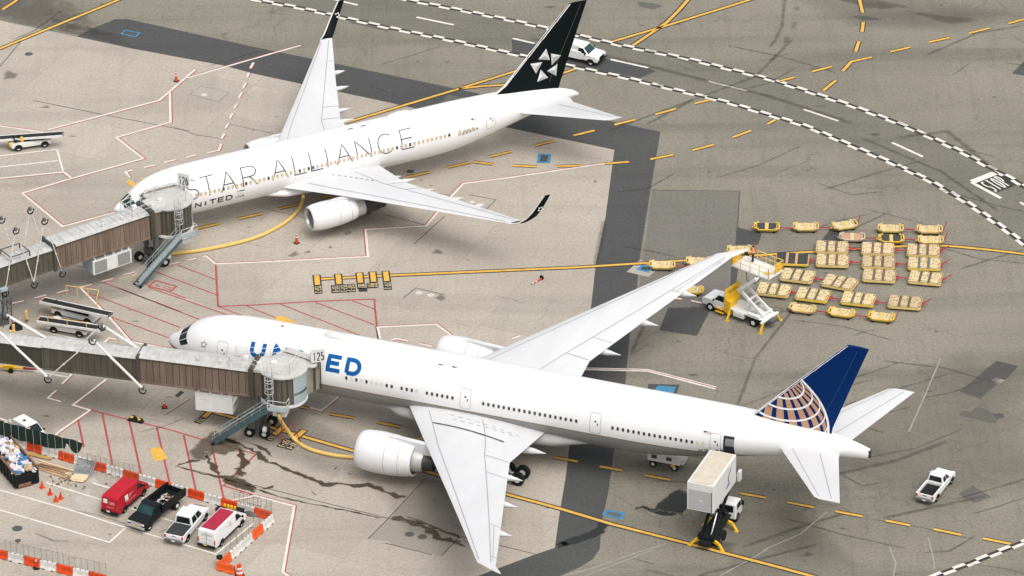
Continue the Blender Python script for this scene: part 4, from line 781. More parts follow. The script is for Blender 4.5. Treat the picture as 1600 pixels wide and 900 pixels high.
def boarding_bridge(label,C,rz,zf,zr,segs,num,signpos,signrot,face,tall):
    o=thing('boarding_bridge',label,'boarding bridge',(C[0],C[1],0),rz,'passenger boarding bridges')
    for x0,x1,w,a,b,m,rb in segs:
        tunnel(o,x0,x1,w,a,b,m,rb)
    xe=segs[-1][1]; w=segs[-1][2]
    for xx,hh in ((xe+.05,.25),): MB().box((xx,0,(zf+zr)/2+.05),(.5,w+.5,zr-zf+.5)).build('tunnel_collar',olive,o)
    MB().box((segs[-1][0]-.02,0,(zf+zr)/2),(.3,w+.25,zr-zf+.15)).build('tunnel_frame',olive,o)
    # rotunda: dark curtain wall, pale curved panel, disc roof
    R=2.12
    ca=[(R*math.cos(rad(a)),R*math.sin(rad(a))) for a in range(0,360,10)]
    mb=MB(); mb.loft([[(x,y,zf-.1) for x,y in ca],[(x,y,zr+.05) for x,y in ca]],0)
    for a in range(185,300,14): mb.bar(((R+.03)*math.cos(rad(a)),(R+.03)*math.sin(rad(a)),zf),((R+.03)*math.cos(rad(a)),(R+.03)*math.sin(rad(a)),zr),.1,.08,1)
    rot=mb.build('rotunda',[olive2,olive],o)
    pa=range(-48,38,5) if tall else range(-42,38,5)
    pn=MB(); pi=[((R+.06)*math.cos(rad(a)),(R+.06)*math.sin(rad(a))) for a in pa]; pj=[((R+.14)*math.cos(rad(a)),(R+.14)*math.sin(rad(a))) for a in pa]
    pn.loft([[(x,y,zf-.15) for x,y in pi+pj[::-1]],[(x,y,zr) for x,y in pi+pj[::-1]]],0); pp=pn.build('curved_panel',bluegrey,rot,smooth=30)
    if tall:
        vt=MB()
        for a in range(-46,0,3): vt.box(((R+.15)*math.cos(rad(a)),(R+.15)*math.sin(rad(a)),zf+1.05),(.06,.035,.3),rz=rad(a))
        vt.build('vent_slots',gapm,pp)
    rb=[((R+.28)*math.cos(rad(a)),(R+.28)*math.sin(rad(a))) for a in range(0,360,8)]
    MB().prism(rb,zr+.05,zr+.2).build('rotunda_roof',roofw,rot,smooth=30)
    MB().prism([((R+.2)*math.cos(rad(a)),(R+.2)*math.sin(rad(a))) for a in range(0,360,8)],zf-.35,zf-.12).build('rotunda_floor',lgrey,rot,smooth=30)
    # neck roof between tunnel and rotunda
    MB().add([(xe,-1.25,zr-.1),(xe,1.25,zr-.1),(.2,1.7,zr+.03),(.2,-1.7,zr+.03),(xe,-1.25,zr+.22),(xe,1.25,zr+.22),(.2,1.7,zr+.26),(.2,-1.7,zr+.26)],[(0,1,2,3),(4,7,6,5),(0,4,5,1),(1,5,6,2),(2,6,7,3),(3,7,4,0)]).build('neck_roof',roofw,o)
    MB().box((xe/2-.9,0,(zf+zr)/2),(abs(xe)-.6,2.2,zr-zf-.1)).build('neck',browng,o)
    # canopy bellows towards the aircraft
    ux,uy=math.cos(face),math.sin(face); vx,vy=-uy,ux
    def L(t,s,z): return (ux*t+vx*s,uy*t+vy*s,z)
    cab=MB(); cab.add([L(t,s,z) for z in(zf-.1,zr) for t,s in((.6,-1.9),(2.25,-1.95),(2.25,1.9),(.6,1.9))],[(0,3,2,1),(4,5,6,7),(0,1,5,4),(1,2,6,5),(2,3,7,6),(3,0,4,7)]); cab.build('cab',canvas,o)
    cr=MB(); cr.add([L(t,s,z) for z in(zr+.02,zr+.16) for t,s in((.6,-2.05),(2.3,-2.1),(2.3,2.05),(.6,2.05))],[(0,3,2,1),(4,5,6,7),(0,1,5,4),(1,2,6,5),(2,3,7,6),(3,0,4,7)]); cr.cyl(L(1.9,-2.0,zr+.02),L(1.9,-2.0,zr+.18),.55,n=16); cr.build('cab_roof',roofw,o)
    ce=3.1 if tall else 2.8; bl=MB(); T=[2.25+(ce-2.25)*i/6 for i in range(7)]; rings=[]
    kk=.2 if tall else .26
    for i,t in enumerate(T):
        k=.12 if i%2 else 0; rings.append([L(t,s,z) for s,z in((-1.95-k,zf-.2),(-1.95-k,zr+kk-.3+k),(-1.4,zr+kk+k),(1.4,zr+kk+k),(1.9+k,zr+kk-.3+k),(1.9+k,zf-.2))])
    bl.loft(rings,0); bl.build('canopy_bellows',canvas,o)
    ch=.36 if tall else .42; cc=MB(); cc.add([L(t,s,z) for t in(2.2,ce-.05) for s,z in((-1.9,zr+ch-.2),(-1.4,zr+ch),(1.4,zr+ch),(1.85,zr+ch-.2))],[(0,1,5,4),(1,2,6,5),(2,3,7,6)]); cc.build('canopy_cover',roofw,o)
    MB().bar(L(2.2,-2.1,zf),L(2.2,-2.1,zr+.3),.14).bar(L(ce-.1,-2.2,zf-.2),L(ce-.1,-2.2,zr+.35),.1).build('canopy_frame',olive,o)
    # gate number sign, a folded panel
    sg=thing_sign(o,signpos,signrot,num)
    # roof rails, ladder with cage
    for pts,hh in(([(-1.4,-1.7,zr+.2),(xe+.2,-1.1,zr+.15),(xe-2.2,-1.1,zr+.1),(xe-2.2,1.1,zr+.1),(-1.6,1.2,zr+.2),(-.6,1.9,zr+.2),(1.0,1.9,zr+.2)],1.05),([(-.3,-1.9,zr+.2),(1.1,-1.4,zr+.2),(1.3,.6,zr+.2)],1.3)):
        rl=MB(); rail(rl,pts,hh); rl.build('roof_railing',lgrey,o)
    ld=MB(); lx,ly=-.65,-2.55
    for s in(-.24,.24): ld.cyl((lx+s,ly+.2,zf-.1),(lx+s,ly+.2,zr+1.4),.04,n=5)
    for i in range(9): ld.cyl((lx-.24,ly+.2,zf+.1+.45*i),(lx+.24,ly+.2,zf+.1+.45*i),.02,n=4)
    for z in (zf+1.6,zf+2.2,zf+2.8,zr+.2,zr+.8): ld.tube([(lx+.42*math.cos(rad(a)),ly-.12+.42*math.sin(rad(a)),z) for a in range(150,391,20)],.038,5)
    for a in range(160,390,55): ld.cyl((lx+.42*math.cos(rad(a)),ly-.12+.42*math.sin(rad(a)),zf+1.6),(lx+.42*math.cos(rad(a)),ly-.12+.42*math.sin(rad(a)),zr+1.0),.024,n=4)
    ld.build('caged_ladder',grey,o)
    # roof clutter
    for x,y,sx,sy,h in((xe-1,.5,.5,.4,.45),(xe+.6,-.4,.4,.4,.5),(-1.0,.3,.6,.5,.35),(xe-3.2,-.7,.25,.2,.4),(xe-5.5,-.7,.25,.2,.35)): MB().box((x,y,zr+.1+h/2),(sx,sy,h)).build('roof_fixture',white2 if h>.4 else lgrey,o,bevel=.05)
    # service stair with landing
    sb,stp=Vector((-6.35,-3.25,.15)),Vector((-.7,-2.75,zf-.05)); dv=stp-sb; n=17; hw=.42
    stn=MB(); side=Vector((-dv.y,dv.x,0)).normalized()
    for s in(-1,1): stn.bar(sb+side*hw*s,stp+side*hw*s,.1,.5 if tall else .34,1)
    for i in range(n): p=sb.lerp(stp,(i+.5)/n); stn.box(p,(.3,hw*2-.1,.04),rz=math.atan2(dv.y,dv.x),m=0)
    so_=stn.build('service_stair',[stairs_d if tall else stairm,stairs_d],o)
    hr=MB(); up=Vector((0,0,.95))
    for s in(-1,1):
        hr.cyl(sb+side*hw*s+up,stp+side*hw*s+up,.032,n=5); hr.cyl(sb+side*hw*s+up*.55,stp+side*hw*s+up*.55,.025,n=5)
        for i in range(8): p=sb.lerp(stp,i/7)+side*hw*s; hr.cyl(p,p+up,.028,n=5)
    if not tall: hr.add([sb+side*-.44+Vector((0,0,.1)),stp+side*-.44+Vector((0,0,.1)),stp+side*-.44+Vector((0,0,.85)),sb+side*-.44+Vector((0,0,.85))],[(0,1,2,3)])
    hr.build('stair_railing',stairm,so_)
    for s in(-1,1):
        w_=MB().cyl(sb+side*s*.5-side*.06+Vector((.1,0,.02)),sb+side*s*.5+side*.06+Vector((.1,0,.02)),.17,n=12).build('stair_wheel',black,so_)
    MB().tube([sb+Vector((.0,.55,.2)),sb+Vector((-.1,.6,.9)),sb+Vector((.45,.65,1.0)),sb+Vector((.5,.6,.3)),sb+Vector((0,.55,.2))],.05,5).build('yellow_guard',yellow,so_)
    ldg=MB().box((.25,-2.75,zf-.1),(1.9,.95,.1)); rr_=MB(); rail(rr_,[(-.7,-3.2,zf-.05),(1.2,-3.2,zf-.05),(1.2,-2.3,zf-.05)]); lo=ldg.build('landing',stairm,o); rr_.build('landing_railing',lgrey,lo)
    MB().box((.3,-2.0,zf-.65),(1.3,1.4,.6)).build('landing_bracket',lgrey,o)
    # hydraulic column and wheel bogie
    cm=MB()
    for s in(-1,1): cm.box((-2.5,s*1.0,zf/2+.4),(.32,.3,zf-.6)); cm.box((-2.5,s*1.0,zf*.72),(.42,.42,zf*.5))
    cm.box((-2.5,0,1.25),(.5,2.4,.4)).box((-2.5,0,.75),(1.9,.5,.35)).bar((-2.5,-1.0,zf-.2),(-4.0,-.9,zf+.0),.12).bar((-2.5,-1.0,1.4),(-1.4,-.8,zf-.1),.1)
    co=cm.build('lift_column',dgrey,o)
    for s in(-1,1):
        for dx in(-.75,.75):
            w_=MB().cyl((-2.5+dx,s*1.25-.22,.52),(-2.5+dx,s*1.25+.22,.52),.52,n=20).build('bogie_wheel',black,co,bevel=.05); MB().cyl((-2.5+dx,s*1.25-.24,.52),(-2.5+dx,s*1.25+.24,.52),.22,n=14).build('rim',lgrey,w_)
    MB().cyl((-1.7,-1.75,1.3),(-1.4,-1.75,1.3),.3,n=12).build('hydraulic_tank',white2,co); MB().box((-2.9,-1.55,1.5),(.7,.35,.7)).build('motor_box',dgrey,co)
    return o
def thing_sign(o,p,rot,num):
    h=1.4; w_=1.4
    a=Vector((math.cos(rot),math.sin(rot),0)); nn=Vector((a.y,-a.x,0))*-1; P=Vector(p); U=Vector((0,0,1))
    f=MB(); q=[P-a*w_/2,P+a*w_/2,P+a*w_/2+U*h,P-a*w_/2+U*h]; bk=[v+nn*.06 for v in q]
    f.add(q+bk,[(0,1,2,3),(7,6,5,4),(0,4,5,1),(1,5,6,2),(2,6,7,3),(3,7,4,0)])
    # second leaf of the folded sign and the pitched cap
    c=P-a*w_/2+nn*.95; d=P+a*w_/2+nn*.06
    cap=[q[2],q[3],P-a*w_*.25+nn*.9+U*(h+.35)]; f.add(cap+[v-U*.05 for v in cap],[(0,1,2),(3,5,4),(0,3,4,1),(1,4,5,2),(2,5,3,0)],1)
    s=f.build('gate_sign',[white2,lgrey],o)
    t=MB(); fn=lambda x,y:tuple(P-a*w_/2+a*x+U*y-nn*.02); text(t,num,.17,.22,.28,.85,.11,.11,fn); t.build('gate_number',ink,s,recalc=False)
    MB().bar(P+U*.0-U*.8+nn*.05,P+U*.1+nn*.05,.1).build('sign_post',dgrey,s); return s
def struts(o,M0,pts,white_first=True,name='cable_strut'):
    inv=M0.inverted()
    for i,(a,b,thick) in enumerate(pts):
        a=inv@Vector(a); b=inv@Vector(b); mb=MB().cyl(a,b,.13 if thick else .06,n=8)
        if not thick:
            for k in(.35,.65): p=a.lerp(b,k); mb.cyl(p-(b-a).normalized()*.08,p+(b-a).normalized()*.08,.1,n=6)
        mb.build(name,white2 if thick else lgrey,o,smooth=50)
def knuckle(o,M0,p,big=True):
    p=M0.inverted()@Vector(p); k=MB().cyl(p+Vector((-.12,0,.0)),p+Vector((.12,0,0)),.2,n=10).build('strut_joint',dgrey,o)
    MB().tube([p+Vector((.35*math.cos(rad(a)),-.1,-.15+.38*math.sin(rad(a)))) for a in range(150,400,25)],.07,6).build('cable_loop',black,k,smooth=60)
zfA,zrA=4.5,7.4
A_=boarding_bridge('brown boarding bridge with number 125 sign serving the blue tailed airliner',(-22.2,-27.45),rad(-15.2),zfA,zrA,
 [(-37,-24.3,2.0,4.62,7.05,olive,1.0),(-24.3,-14.4,2.2,4.56,7.2,olive2,.62),(-14.4,-2.9,2.4,zfA,zrA,brown,.66)],'125',(3.2,1.25,zrA+.4),rad(25),rad(70),True)
zfB,zrB=3.7,6.55
B2=boarding_bridge('brown boarding bridge with number 126 sign serving the black tailed airliner',(-35.0,8.45),rad(35),zfB,zrB,
 [(-27,-14.5,2.1,3.8,6.2,olive2,.62),(-14.5,-3.0,2.3,zfB,zrB,brown,.62)],'126',(2.1,.6,zrB+.75),rad(-62),rad(82),False)
bpy.context.view_layer.update()
MA,MB_=A_.matrix_world.copy(),B2.matrix_world.copy()
# heating and cooling units slung under the tunnels
ac=MB().box((-6.9,-.05,3.1),(3.8,1.9,2.1)); a1=ac.build('air_unit',white2,A_,bevel=.04)
for x in(-8.4,-7.2,-6.1,-5.3): MB().box((x,-.8,4.3),(.25,.3,.45)).build('hanger',white2,a1)
MB().side([(-5.0,4.1),(-5.0,3.0),(-4.4,4.1)],-.9,.8).build('duct_hood',lgrey,a1); MB().box((-8.0,-1.005,3.35),(.7,.015,.12)).build('unit_label',lgrey,a1); MB().box((-4.98,-.75,3.6),(.06,.35,.45)).build('unit_vent',dgrey,a1)
ac=MB().box((-7.8,-.1,2.4),(4.6,2.0,1.6)); a2=ac.build('air_unit',white2,B2,bevel=.04)
for x in(-9.2,-6.45): MB().box((x,-1.11,2.4),(1.45,.03,1.3)).build('unit_grille',mat('grille_mesh',(.25,.255,.25),.7,.15,8),a2)
for x in(-9.8,-8.6,-7.6,-6.6,-5.8): MB().box((x,-.9,3.4),(.18,.25,.4)).build('hanger',white2,a2)
MB().box((-10.12,0,2.4),(.05,1.9,1.5)).build('end_panel',bluegrey,a2)
bo=MB().box((-1.3,2.35,5.4),(1.15,.9,2.2)); bo=bo.build('operator_booth',bluegrey,B2,bevel=.03); MB().box((-.95,1.885,5.75),(.45,.03,.9)).build('booth_window',glass,bo); MB().box((-1.3,2.35,6.54),(1.3,1.05,.08)).build('booth_roof',dgrey,bo)
# cable struts: near and far zigzags
def W3(px,py,z): return tuple(G(px,py,z))
nA=Vector((math.cos(rad(74.8)),math.sin(rad(74.8)),0))*2.85
b0,b1,b2=Vector(W3(75,590,4.3)),Vector(W3(223,607,4.3)),Vector(W3(-78,573,4.3)); p1=(b0+b1)/2+Vector((0,0,4.9)); p0=(b0+b2)/2+Vector((0,0,4.9))
struts(A_,MA,[(p0,b0,True),(b0,p1,False),(p1,b1,True),(p0+nA,b0+nA+Vector((0,0,2.2)),True),(p1+nA,b0.lerp(p1,.35)+nA,False),(p1+nA,b1+nA+Vector((0,0,2.0)),True)])
for p in(b0,b1,p1,p1+nA,p0+nA): knuckle(A_,MA,p)
nB=Vector((-.574,.819,0))*2.8
q0,q1,q2=Vector(W3(8,455,3.3)),Vector(W3(53,442,3.3)),Vector(W3(97,425,3.3)); t1=(q0+q1)/2+Vector((0,0,6.7)); t2=(q1+q2)/2+Vector((0,0,6.7))
struts(B2,MB_,[(q0,t1,False),(t1,q1,False),(q1,t2,False),(t2,q2,False),(t1+nB,q0+nB+Vector((0,0,2)),False),(t1+nB,q1.lerp(t1,.4)+nB,False),(t2+nB,q1.lerp(t2,.4)+nB,False),(t2+nB,q2.lerp(t2,.42)+nB,False)])
for p in(q0,q1,q2,t1,t2,t1+nB,t2+nB): knuckle(B2,MB_,p)
# lift point frame on the roof of the rear tunnel
fr=MB()
for a,b in(((-19.5,-1,6.25),(-19.5,1,6.25)),((-17.3,-1,6.25),(-17.3,1,6.25)),((-19.5,-1,6.25),(-17.3,-1,6.25)),((-19.5,1,6.25),(-17.3,1,6.25))):
    fr.bar(Vector(a)+Vector((0,0,.55)),Vector(b)+Vector((0,0,.55)),.09); fr.bar(a,Vector(a)+Vector((0,0,.6)),.09)
    fr.bar(b,Vector(b)+Vector((0,0,.6)),.09)
fr.build('roof_frame',dgrey,B2)
sc=MB().box((-20.8,-.3,2.1),(.5,.5,4.2),m=0); sc.box((-20.8,-.3,3.7),(.8,2.6,.3))
sc.build('support_column',bluegrey,B2)
# yellow air hoses from bridge to aircraft
def hose(label,pts):
    P=[Vector(p) for p in pts]; Q=[]
    for i in range(len(P)-1):
        a,b,c,d=P[max(0,i-1)],P[i],P[i+1],P[min(len(P)-1,i+2)]
        for k in range(8):
            t=k/8; Q.append(.5*((2*b)+(c-a)*t+(2*a-5*b+4*c-d)*t*t+(3*b-a-3*c+d)*t**3))
    Q.append(P[-1]); L=[0]
    for a,b in zip(Q,Q[1:]): L.append(L[-1]+(b-a).length)
    n=int(L[-1]/.17); R=[]; j=0
    for i in range(n+1):
        s=L[-1]*i/n
        while j<len(L)-2 and L[j+1]<s: j+=1
        R.append(Q[j].lerp(Q[j+1],(s-L[j])/max(1e-6,L[j+1]-L[j])))
    o=P[0].copy(); o.z=0
    mb=MB().tube([p-o for p in R],[.205 if i%2 else .165 for i in range(len(R))],9)
    h=mb.build('air_hose',hosem,None,smooth=35); h.location=o; h['label']=label; h['category']='hose'; h['group']='air supply hoses'
    return h
gz=lambda x,y,z=.21:tuple(G(x,y,z))
hose('yellow ribbed air hose curving from the 125 bridge to beneath the large airliner',[W3(435,646,4.0),W3(440,659,3.0),W3(449,672,1.4),gz(462,688),gz(480,700),gz(510,709),gz(540,713.5),gz(575,714),gz(620,705),gz(660,685),W3(690,668,1.0),W3(700,655,2.3)])
hose('yellow ribbed air hose lying in a long curve below the black tailed airliner',[gz(226,402),gz(262,397),gz(320,390),gz(390,374),gz(430,357),gz(455,340),gz(468,325),W3(473,313,1.0),W3(474,306,2.6)])
rd=MB()
for a,b in(((440,655,3.6),(441,690,.1)),((455,660,3.4),(470,690,.2)),((430,672,1.6),(441,690,.1))): rd.bar(W3(*a),W3(*b),.07)
o_=rd.build('hose_stand',redp); c=Vector(W3(441,690,0)); tag(o_,'thin red metal legs under the 125 bridge landing beside the yellow hose','stand')
# ------------------------------------------------------------------ vehicles
def place(name,label,cat,rear,front,side,track,group=None,wb=None):
    "rear/front: ground contact of the near wheels in the photo; side: +1 when the near side is the left one"
    a,b=G(*rear),G(*front); d=(b-a); h=math.atan2(d.y,d.x); left=Vector((-math.sin(h),math.cos(h),0))
    c=(a+b)/2-left*side*(track/2-.1); c.z=0
    return thing(name,label,cat,c,h,group),(wb or d.length)
def wheels(o,wb,track,r=.37,w=.25,dual=False,rim=None,skip=()):
    for x in(wb/2,-wb/2):
        for s in(1,-1):
            ww=w*(1.9 if dual and x<0 else 1); y=s*(track/2-w/2+ww/2-(.2 if dual and x<0 else 0)*0)
            y=s*(track/2)
            k=MB().cyl((x,y-s*ww,r),(x,y,r),r,n=18).build('wheel',black,o,bevel=.04); MB().cyl((x,y-.03*s,r),(x,y+.012*s,r),r*.58,r*.5,n=14).build('rim',rim or rimm,k)
def arches(mb,xs,y,r,z0,m):
    for x in xs:
        for s in(1,-1):
            p=[(x+r*math.cos(rad(a)),max(z0,.37+r*math.sin(rad(a)))) for a in range(-10,191,12)]
            n=len(p); mb.poly([(q[0],s*(y+.006),q[1]) for q in p],m)
def taper(mb,z0,k,i0=0):
    for i in range(i0,len(mb.v)):
        x,y,z=mb.v[i]
        if z>z0: mb.v[i]=(x,y*(1-k*(z-z0)),z)
def pane(o,q,m,off=.012,name='window'):
    a,b,c,d=[Vector(p) for p in q]; n=(b-a).cross(d-a).normalized(); cen=(a+b+c+d)/4
    if n.dot(Vector((cen.x*.0,cen.y,cen.z-1.0)))<0 and abs(n.y)>.5: n=-n
    elif abs(n.y)<=.5 and n.z<0: n=-n
    P=[p+n*off for p in(a,b,c,d)]; return MB().add(P+[p-n*off*.8 for p in P],[(0,1,2,3),(7,6,5,4),(0,4,5,1),(1,5,6,2),(2,6,7,3),(3,7,4,0)]).build(name,m,o)
def lerp(a,b,t): return tuple(x+(y-x)*t for x,y in zip(a,b))
def sub(q,u0,u1,v0,v1):
    A,B,C,D=q; f=lambda u,v:lerp(lerp(A,B,u),lerp(D,C,u),v); return f(u0,v0),f(u1,v0),f(u1,v1),f(u0,v1)
def greenhouse(o,xr,xrt,xft,xf,yb,yt,zb,zt,paint,gl_f=None,doors=1,rear=True):
    mb=MB().add([(xr,-yb,zb),(xf,-yb,zb),(xf,yb,zb),(xr,yb,zb),(xrt,-yt,zt),(xft,-yt,zt),(xft,yt,zt),(xrt,yt,zt)],[(0,3,2,1),(4,5,6,7),(0,1,5,4),(1,2,6,5),(2,3,7,6),(3,0,4,7)])
    c=mb.build('cab_roof',paint,o,bevel=.07,seg=3)
    F=[(xf,yb,zb),(xf,-yb,zb),(xft,-yt,zt),(xft,yt,zt)]; pane(o,sub(F,.06,.94,.08,.9),gl_f or glassg,name='windscreen')
    if rear: pane(o,sub([(xr,-yb,zb),(xr,yb,zb),(xrt,yt,zt),(xrt,-yt,zt)],.1,.9,.15,.86),glass,name='rear_window')
    for s in(1,-1):
        S=[(xr,s*yb,zb),(xf,s*yb,zb),(xft,s*yt,zt),(xrt,s*yt,zt)]
        for i in range(doors): pane(o,sub(S,.08+.86*i/doors,.08+.86*(i+1)/doors-.05,.12,.86),glass,name='side_window')
    return c
def front_end(o,xf,W,z0,zh,grille,bumper,lamp=True):
    MB().box((xf+.03,0,z0+.14),(.16,W*.98,.24)).build('bumper',bumper,o,bevel=.04)
    MB().box((xf+.012,0,(z0+zh)/2+.12),(.05,W*.58,(zh-z0)*.55)).build('grille',grille,o)
    for s in(1,-1): MB().box((xf-.01,s*W*.39,zh-.17),(.08,W*.17,.2)).build('headlight',lens,o,bevel=.02)
def mirrors(o,x,y,z,m):
    for s in(1,-1): MB().box((x,s*(y+.14),z),(.1,.22,.2)).build('mirror',m,o,bevel=.02)
def pickup(label,rear,front,side,paint,W=1.9,zc=1.85,bed='open',cab=(-.75,.95),doors=2,rimcol=None,group=None,frontm=None,wbx=None):
    o,wb=place('pickup_truck',label,'pickup truck',rear,front,side,W-.12,group,wbx); h=wb/2; xr,xf=-h-1.05,h+.85; cr,cf=cab[0],cab[1]+h*.3
    body=MB().side([(cr-.02,.5),(cr-.02,1.1),(cf+.1,1.14),(xf-.25,1.05),(xf,.93),(xf,.48)],-W/2,W/2)
    body.box(((xr+cr)/2,0,.62),(cr-xr,W-.1,.3)); arches(body,(h,-h),W/2,.46,.3,1); b=body.build('body',[paint,black],o,bevel=.05)
    bd=MB()
    for s in(1,-1): bd.box(((xr+cr)/2,s*(W/2-.06),.8),(cr-xr,.13,.66))
    bd.box((xr+.05,0,.82),(.1,W-.24,.6)); k=bd.build('bed',[paint],o,bevel=.03)
    arches2=MB(); arches(arches2,(-h,),W/2,.46,.3,0); arches2.build('wheel_arch',black,k)
    if bed=='open': MB().box(((xr+cr)/2+.03,0,.79),(cr-xr-.14,W-.27,.03)).build('bed_liner',blackp if 0 else black,k)
    else: MB().box(((xr+cr)/2+.02,0,1.135),(cr-xr-.12,W-.16,.05)).build('bed_cover',mat('vinyl_cover',(.03,.032,.034),.6),k,bevel=.02)
    greenhouse(o,cr+.02,cr+.15,cf-.72,cf+.1,W/2-.06,W/2-.22,1.09,zc,paint,doors=doors)
    front_end(o,xf,W,.42,1.0,frontm or dgrey,steel); mirrors(o,cf-.3,W/2,1.2,paint)
    MB().box((xr-.08,0,.52),(.18,W*.92,.2)).build('rear_bumper',steel if 0 else dgrey,o,bevel=.03); MB().box((xr-.17,0,.56),(.02,.34,.14)).build('number_plate',white2,o)
    for s in(1,-1): MB().box((xr-.005,s*(W/2-.11),.92),(.06,.18,.32)).build('tail_light',redlens,o,bevel=.02)
    MB().box((xr-.006,0,.98),(.02,.4,.08)).build('tailgate_handle',dgrey,k)
    wheels(o,wb,W-.04,.4,.27,rim=rimcol); return o,wb
pickup('white pickup with empty black lined bed alone on the asphalt below the blue tail',(1462.5,783),(1485,756),-1,white,1.82,1.78,'open',(-.3,.85),2)
pickup('white crew cab pickup with black bed cover parked beside the black dump truck',(292,846),(320,813),-1,white,2.0,1.95,'cover',(-.95,.95),2)
def van(label,rear,front,side,paint,roofp=None,zr=2.12,rearx=1.15,frontx=.95,W=2.0,name='panel_van',wbx=None):
    o,wb=place(name,label,'van',rear,front,side,W-.12,None,wbx); h=wb/2; xr,xf=-h-rearx,h+frontx
    wbx_,wtx=h+.18,h-.75
    mb=MB().side([(xr,.42),(xr,1.1),(xr+.06,zr-.12),(xr+.2,zr),(wtx,zr+.02),(wbx_,1.32),(xf-.18,1.08),(xf,.9),(xf,.42)],-W/2,W/2); taper(mb,1.0,.13); n0=len(mb.f)
    arches(mb,(h,-h),W/2,.47,.3,1); b=mb.build('body',[paint,black],o,bevel=.07,seg=3)
    t=lambda z:W/2*(1-.13*max(0,z-1.0))
    F=[(wbx_,t(1.32),1.32),(wbx_,-t(1.32),1.32),(wtx,-t(zr),zr+.02),(wtx,t(zr),zr+.02)]; pane(o,sub(F,.07,.93,.06,.88),glass,name='windscreen',off=.02)
    for s in(1,-1):
        pane(o,[(wtx-.25,s*t(1.25),1.25),(wbx_-.2,s*t(1.25),1.25),(wtx+.12,s*t(1.85),1.85),(wtx-.25,s*t(1.85),1.85)],glass,name='side_window',off=.02)
        MB().box((xr-.005,s*(W/2-.12),1.0),(.06,.14,.5)).build('tail_light',redlens,o,bevel=.02)
        MB().box((-.1,s*(W/2+.005),.52),(wb-1.0,.03,.16)).build('side_sill',black,o)
    front_end(o,xf,W,.36,.98,black,black); mirrors(o,wbx_-.25,W/2,1.3,black)
    MB().box((xr-.07,0,.46),(.16,W*.96,.24)).build('rear_bumper',black,o,bevel=.03); MB().box((xr-.16,.1 if side<0 else 0,.6),(.02,.36,.15)).build('number_plate',amber if roofp else white2,o)
    MB().box((xr-.004,0,1.3),(.02,.025,1.3)).build('door_seam',dgrey,o)
    if roofp: MB().box(((xr+wtx)/2+.1,0,zr+.025),(wtx-xr-.45,2*t(zr)-.22,.03)).build('roof_panel',roofp,b,bevel=.01)
    wheels(o,wb,W-.04,.36,.24,rim=grey); return o,xr,zr,t,W,wb,b
o,xr,zr,t,W_,wb,b=van('red panel van with white door markings parked against the orange and white barriers',(194,801),(223,775),-1,redp)
d=MB(); t_=t(1.55)
for z0,z1,x0,x1,m in((1.2,1.75,-1.55,-1.0,0),):
    d.quad((x0,-t(z0)-.012,z0),(x1,-t(z0)-.012,z0),(x1,-t(z1)-.012,z1),(x0,-t(z1)-.012,z1),0)
d.add([(-.85,-t(1.25)-.014,1.25),(.15,-t(1.7)-.014,1.72),(-.1,-t(1.62)-.014,1.62),(-.85,-t(1.6)-.014,1.62)],[(0,1,2,3)],1); d.quad((-1.45,-t(1)-.014,.98),(.3,-t(1)-.014,.98),(.3,-t(1.1)-.014,1.06),(-1.45,-t(1.1)-.014,1.06),1)
for y0,y1,z0,z1,m in((.25,.7,1.35,1.8,0),(-.55,.1,1.3,1.62,1),(-.5,.35,.95,1.05,1)): d.quad((xr+.0,y0,z0),(xr+.0,y1,z0),(xr+.02,y1,z1),(xr+.02,y0,z1),m)
for i,(x,y,z) in enumerate(d.v):
    if abs(y)<1 and x<0 and x<xr+.1: d.v[i]=(xr-.012+.06*max(0,(z-1.1))/.9,y,z)
d.build('door_marking',[white2,mat('pink_marking',(.6,.16,.17),.5)],b,recalc=False)
o,xr,zr,t,W_,wb,b=van('white panel van with a red roof panel at the barrier corner',(345,853),(376,823),-1,white,mat('red_roof_paint',(.33,.022,.05),.55,.08,1.5,spec=.2))
d=MB(); d.quad((-.35,-t(1.35)-.012,1.35),(.02,-t(1.35)-.012,1.35),(.02,-t(1.7)-.012,1.7),(-.35,-t(1.7)-.012,1.7),0)
for i,(y0,y1,z0,z1) in enumerate(((.15,.55,1.45,1.75),(-.6,.1,1.5,1.7),(-.6,.55,1.12,1.2))):
    f=lambda z:xr-.012+.06*max(0,z-1.1)/.9
    d.quad((f(z0),y0,z0),(f(z0),y1,z0),(f(z1),y1,z1),(f(z1),y0,z1),0)
d.build('door_marking',[mat('faint_marking',(.5,.5,.5),.5)],b,recalc=False)
# bundle of yellow tubes and dark bins on the ground ahead of the white van
c=G(359,806); yt=thing('pipe_bundle','yellow tubes bundled upright in front of the white van','pipes',(c.x,c.y,0),rad(-27))
for i in range(4): MB().cyl((-.55+.36*i,0,.0),(-.5+.36*i,.05,1.15),.12,n=10).build('tube',yellow,yt)
for px,lab in(((345,806),'black bin left of the yellow tubes by the barrier'),((374,808),'black bin right of the yellow tubes by the barrier')):
    c=G(*px); tb_=thing('black_bin',lab,'bin',(c.x,c.y,0),rad(-27),'black bins by the barrier'); MB().box((0,0,.4),(.75,.6,.8),tx=1.1,ty=1.1).build('bin',blackp,tb_,bevel=.05); MB().box((0,0,.85),(.85,.7,.08)).build('lid',black,tb_,bevel=.02)
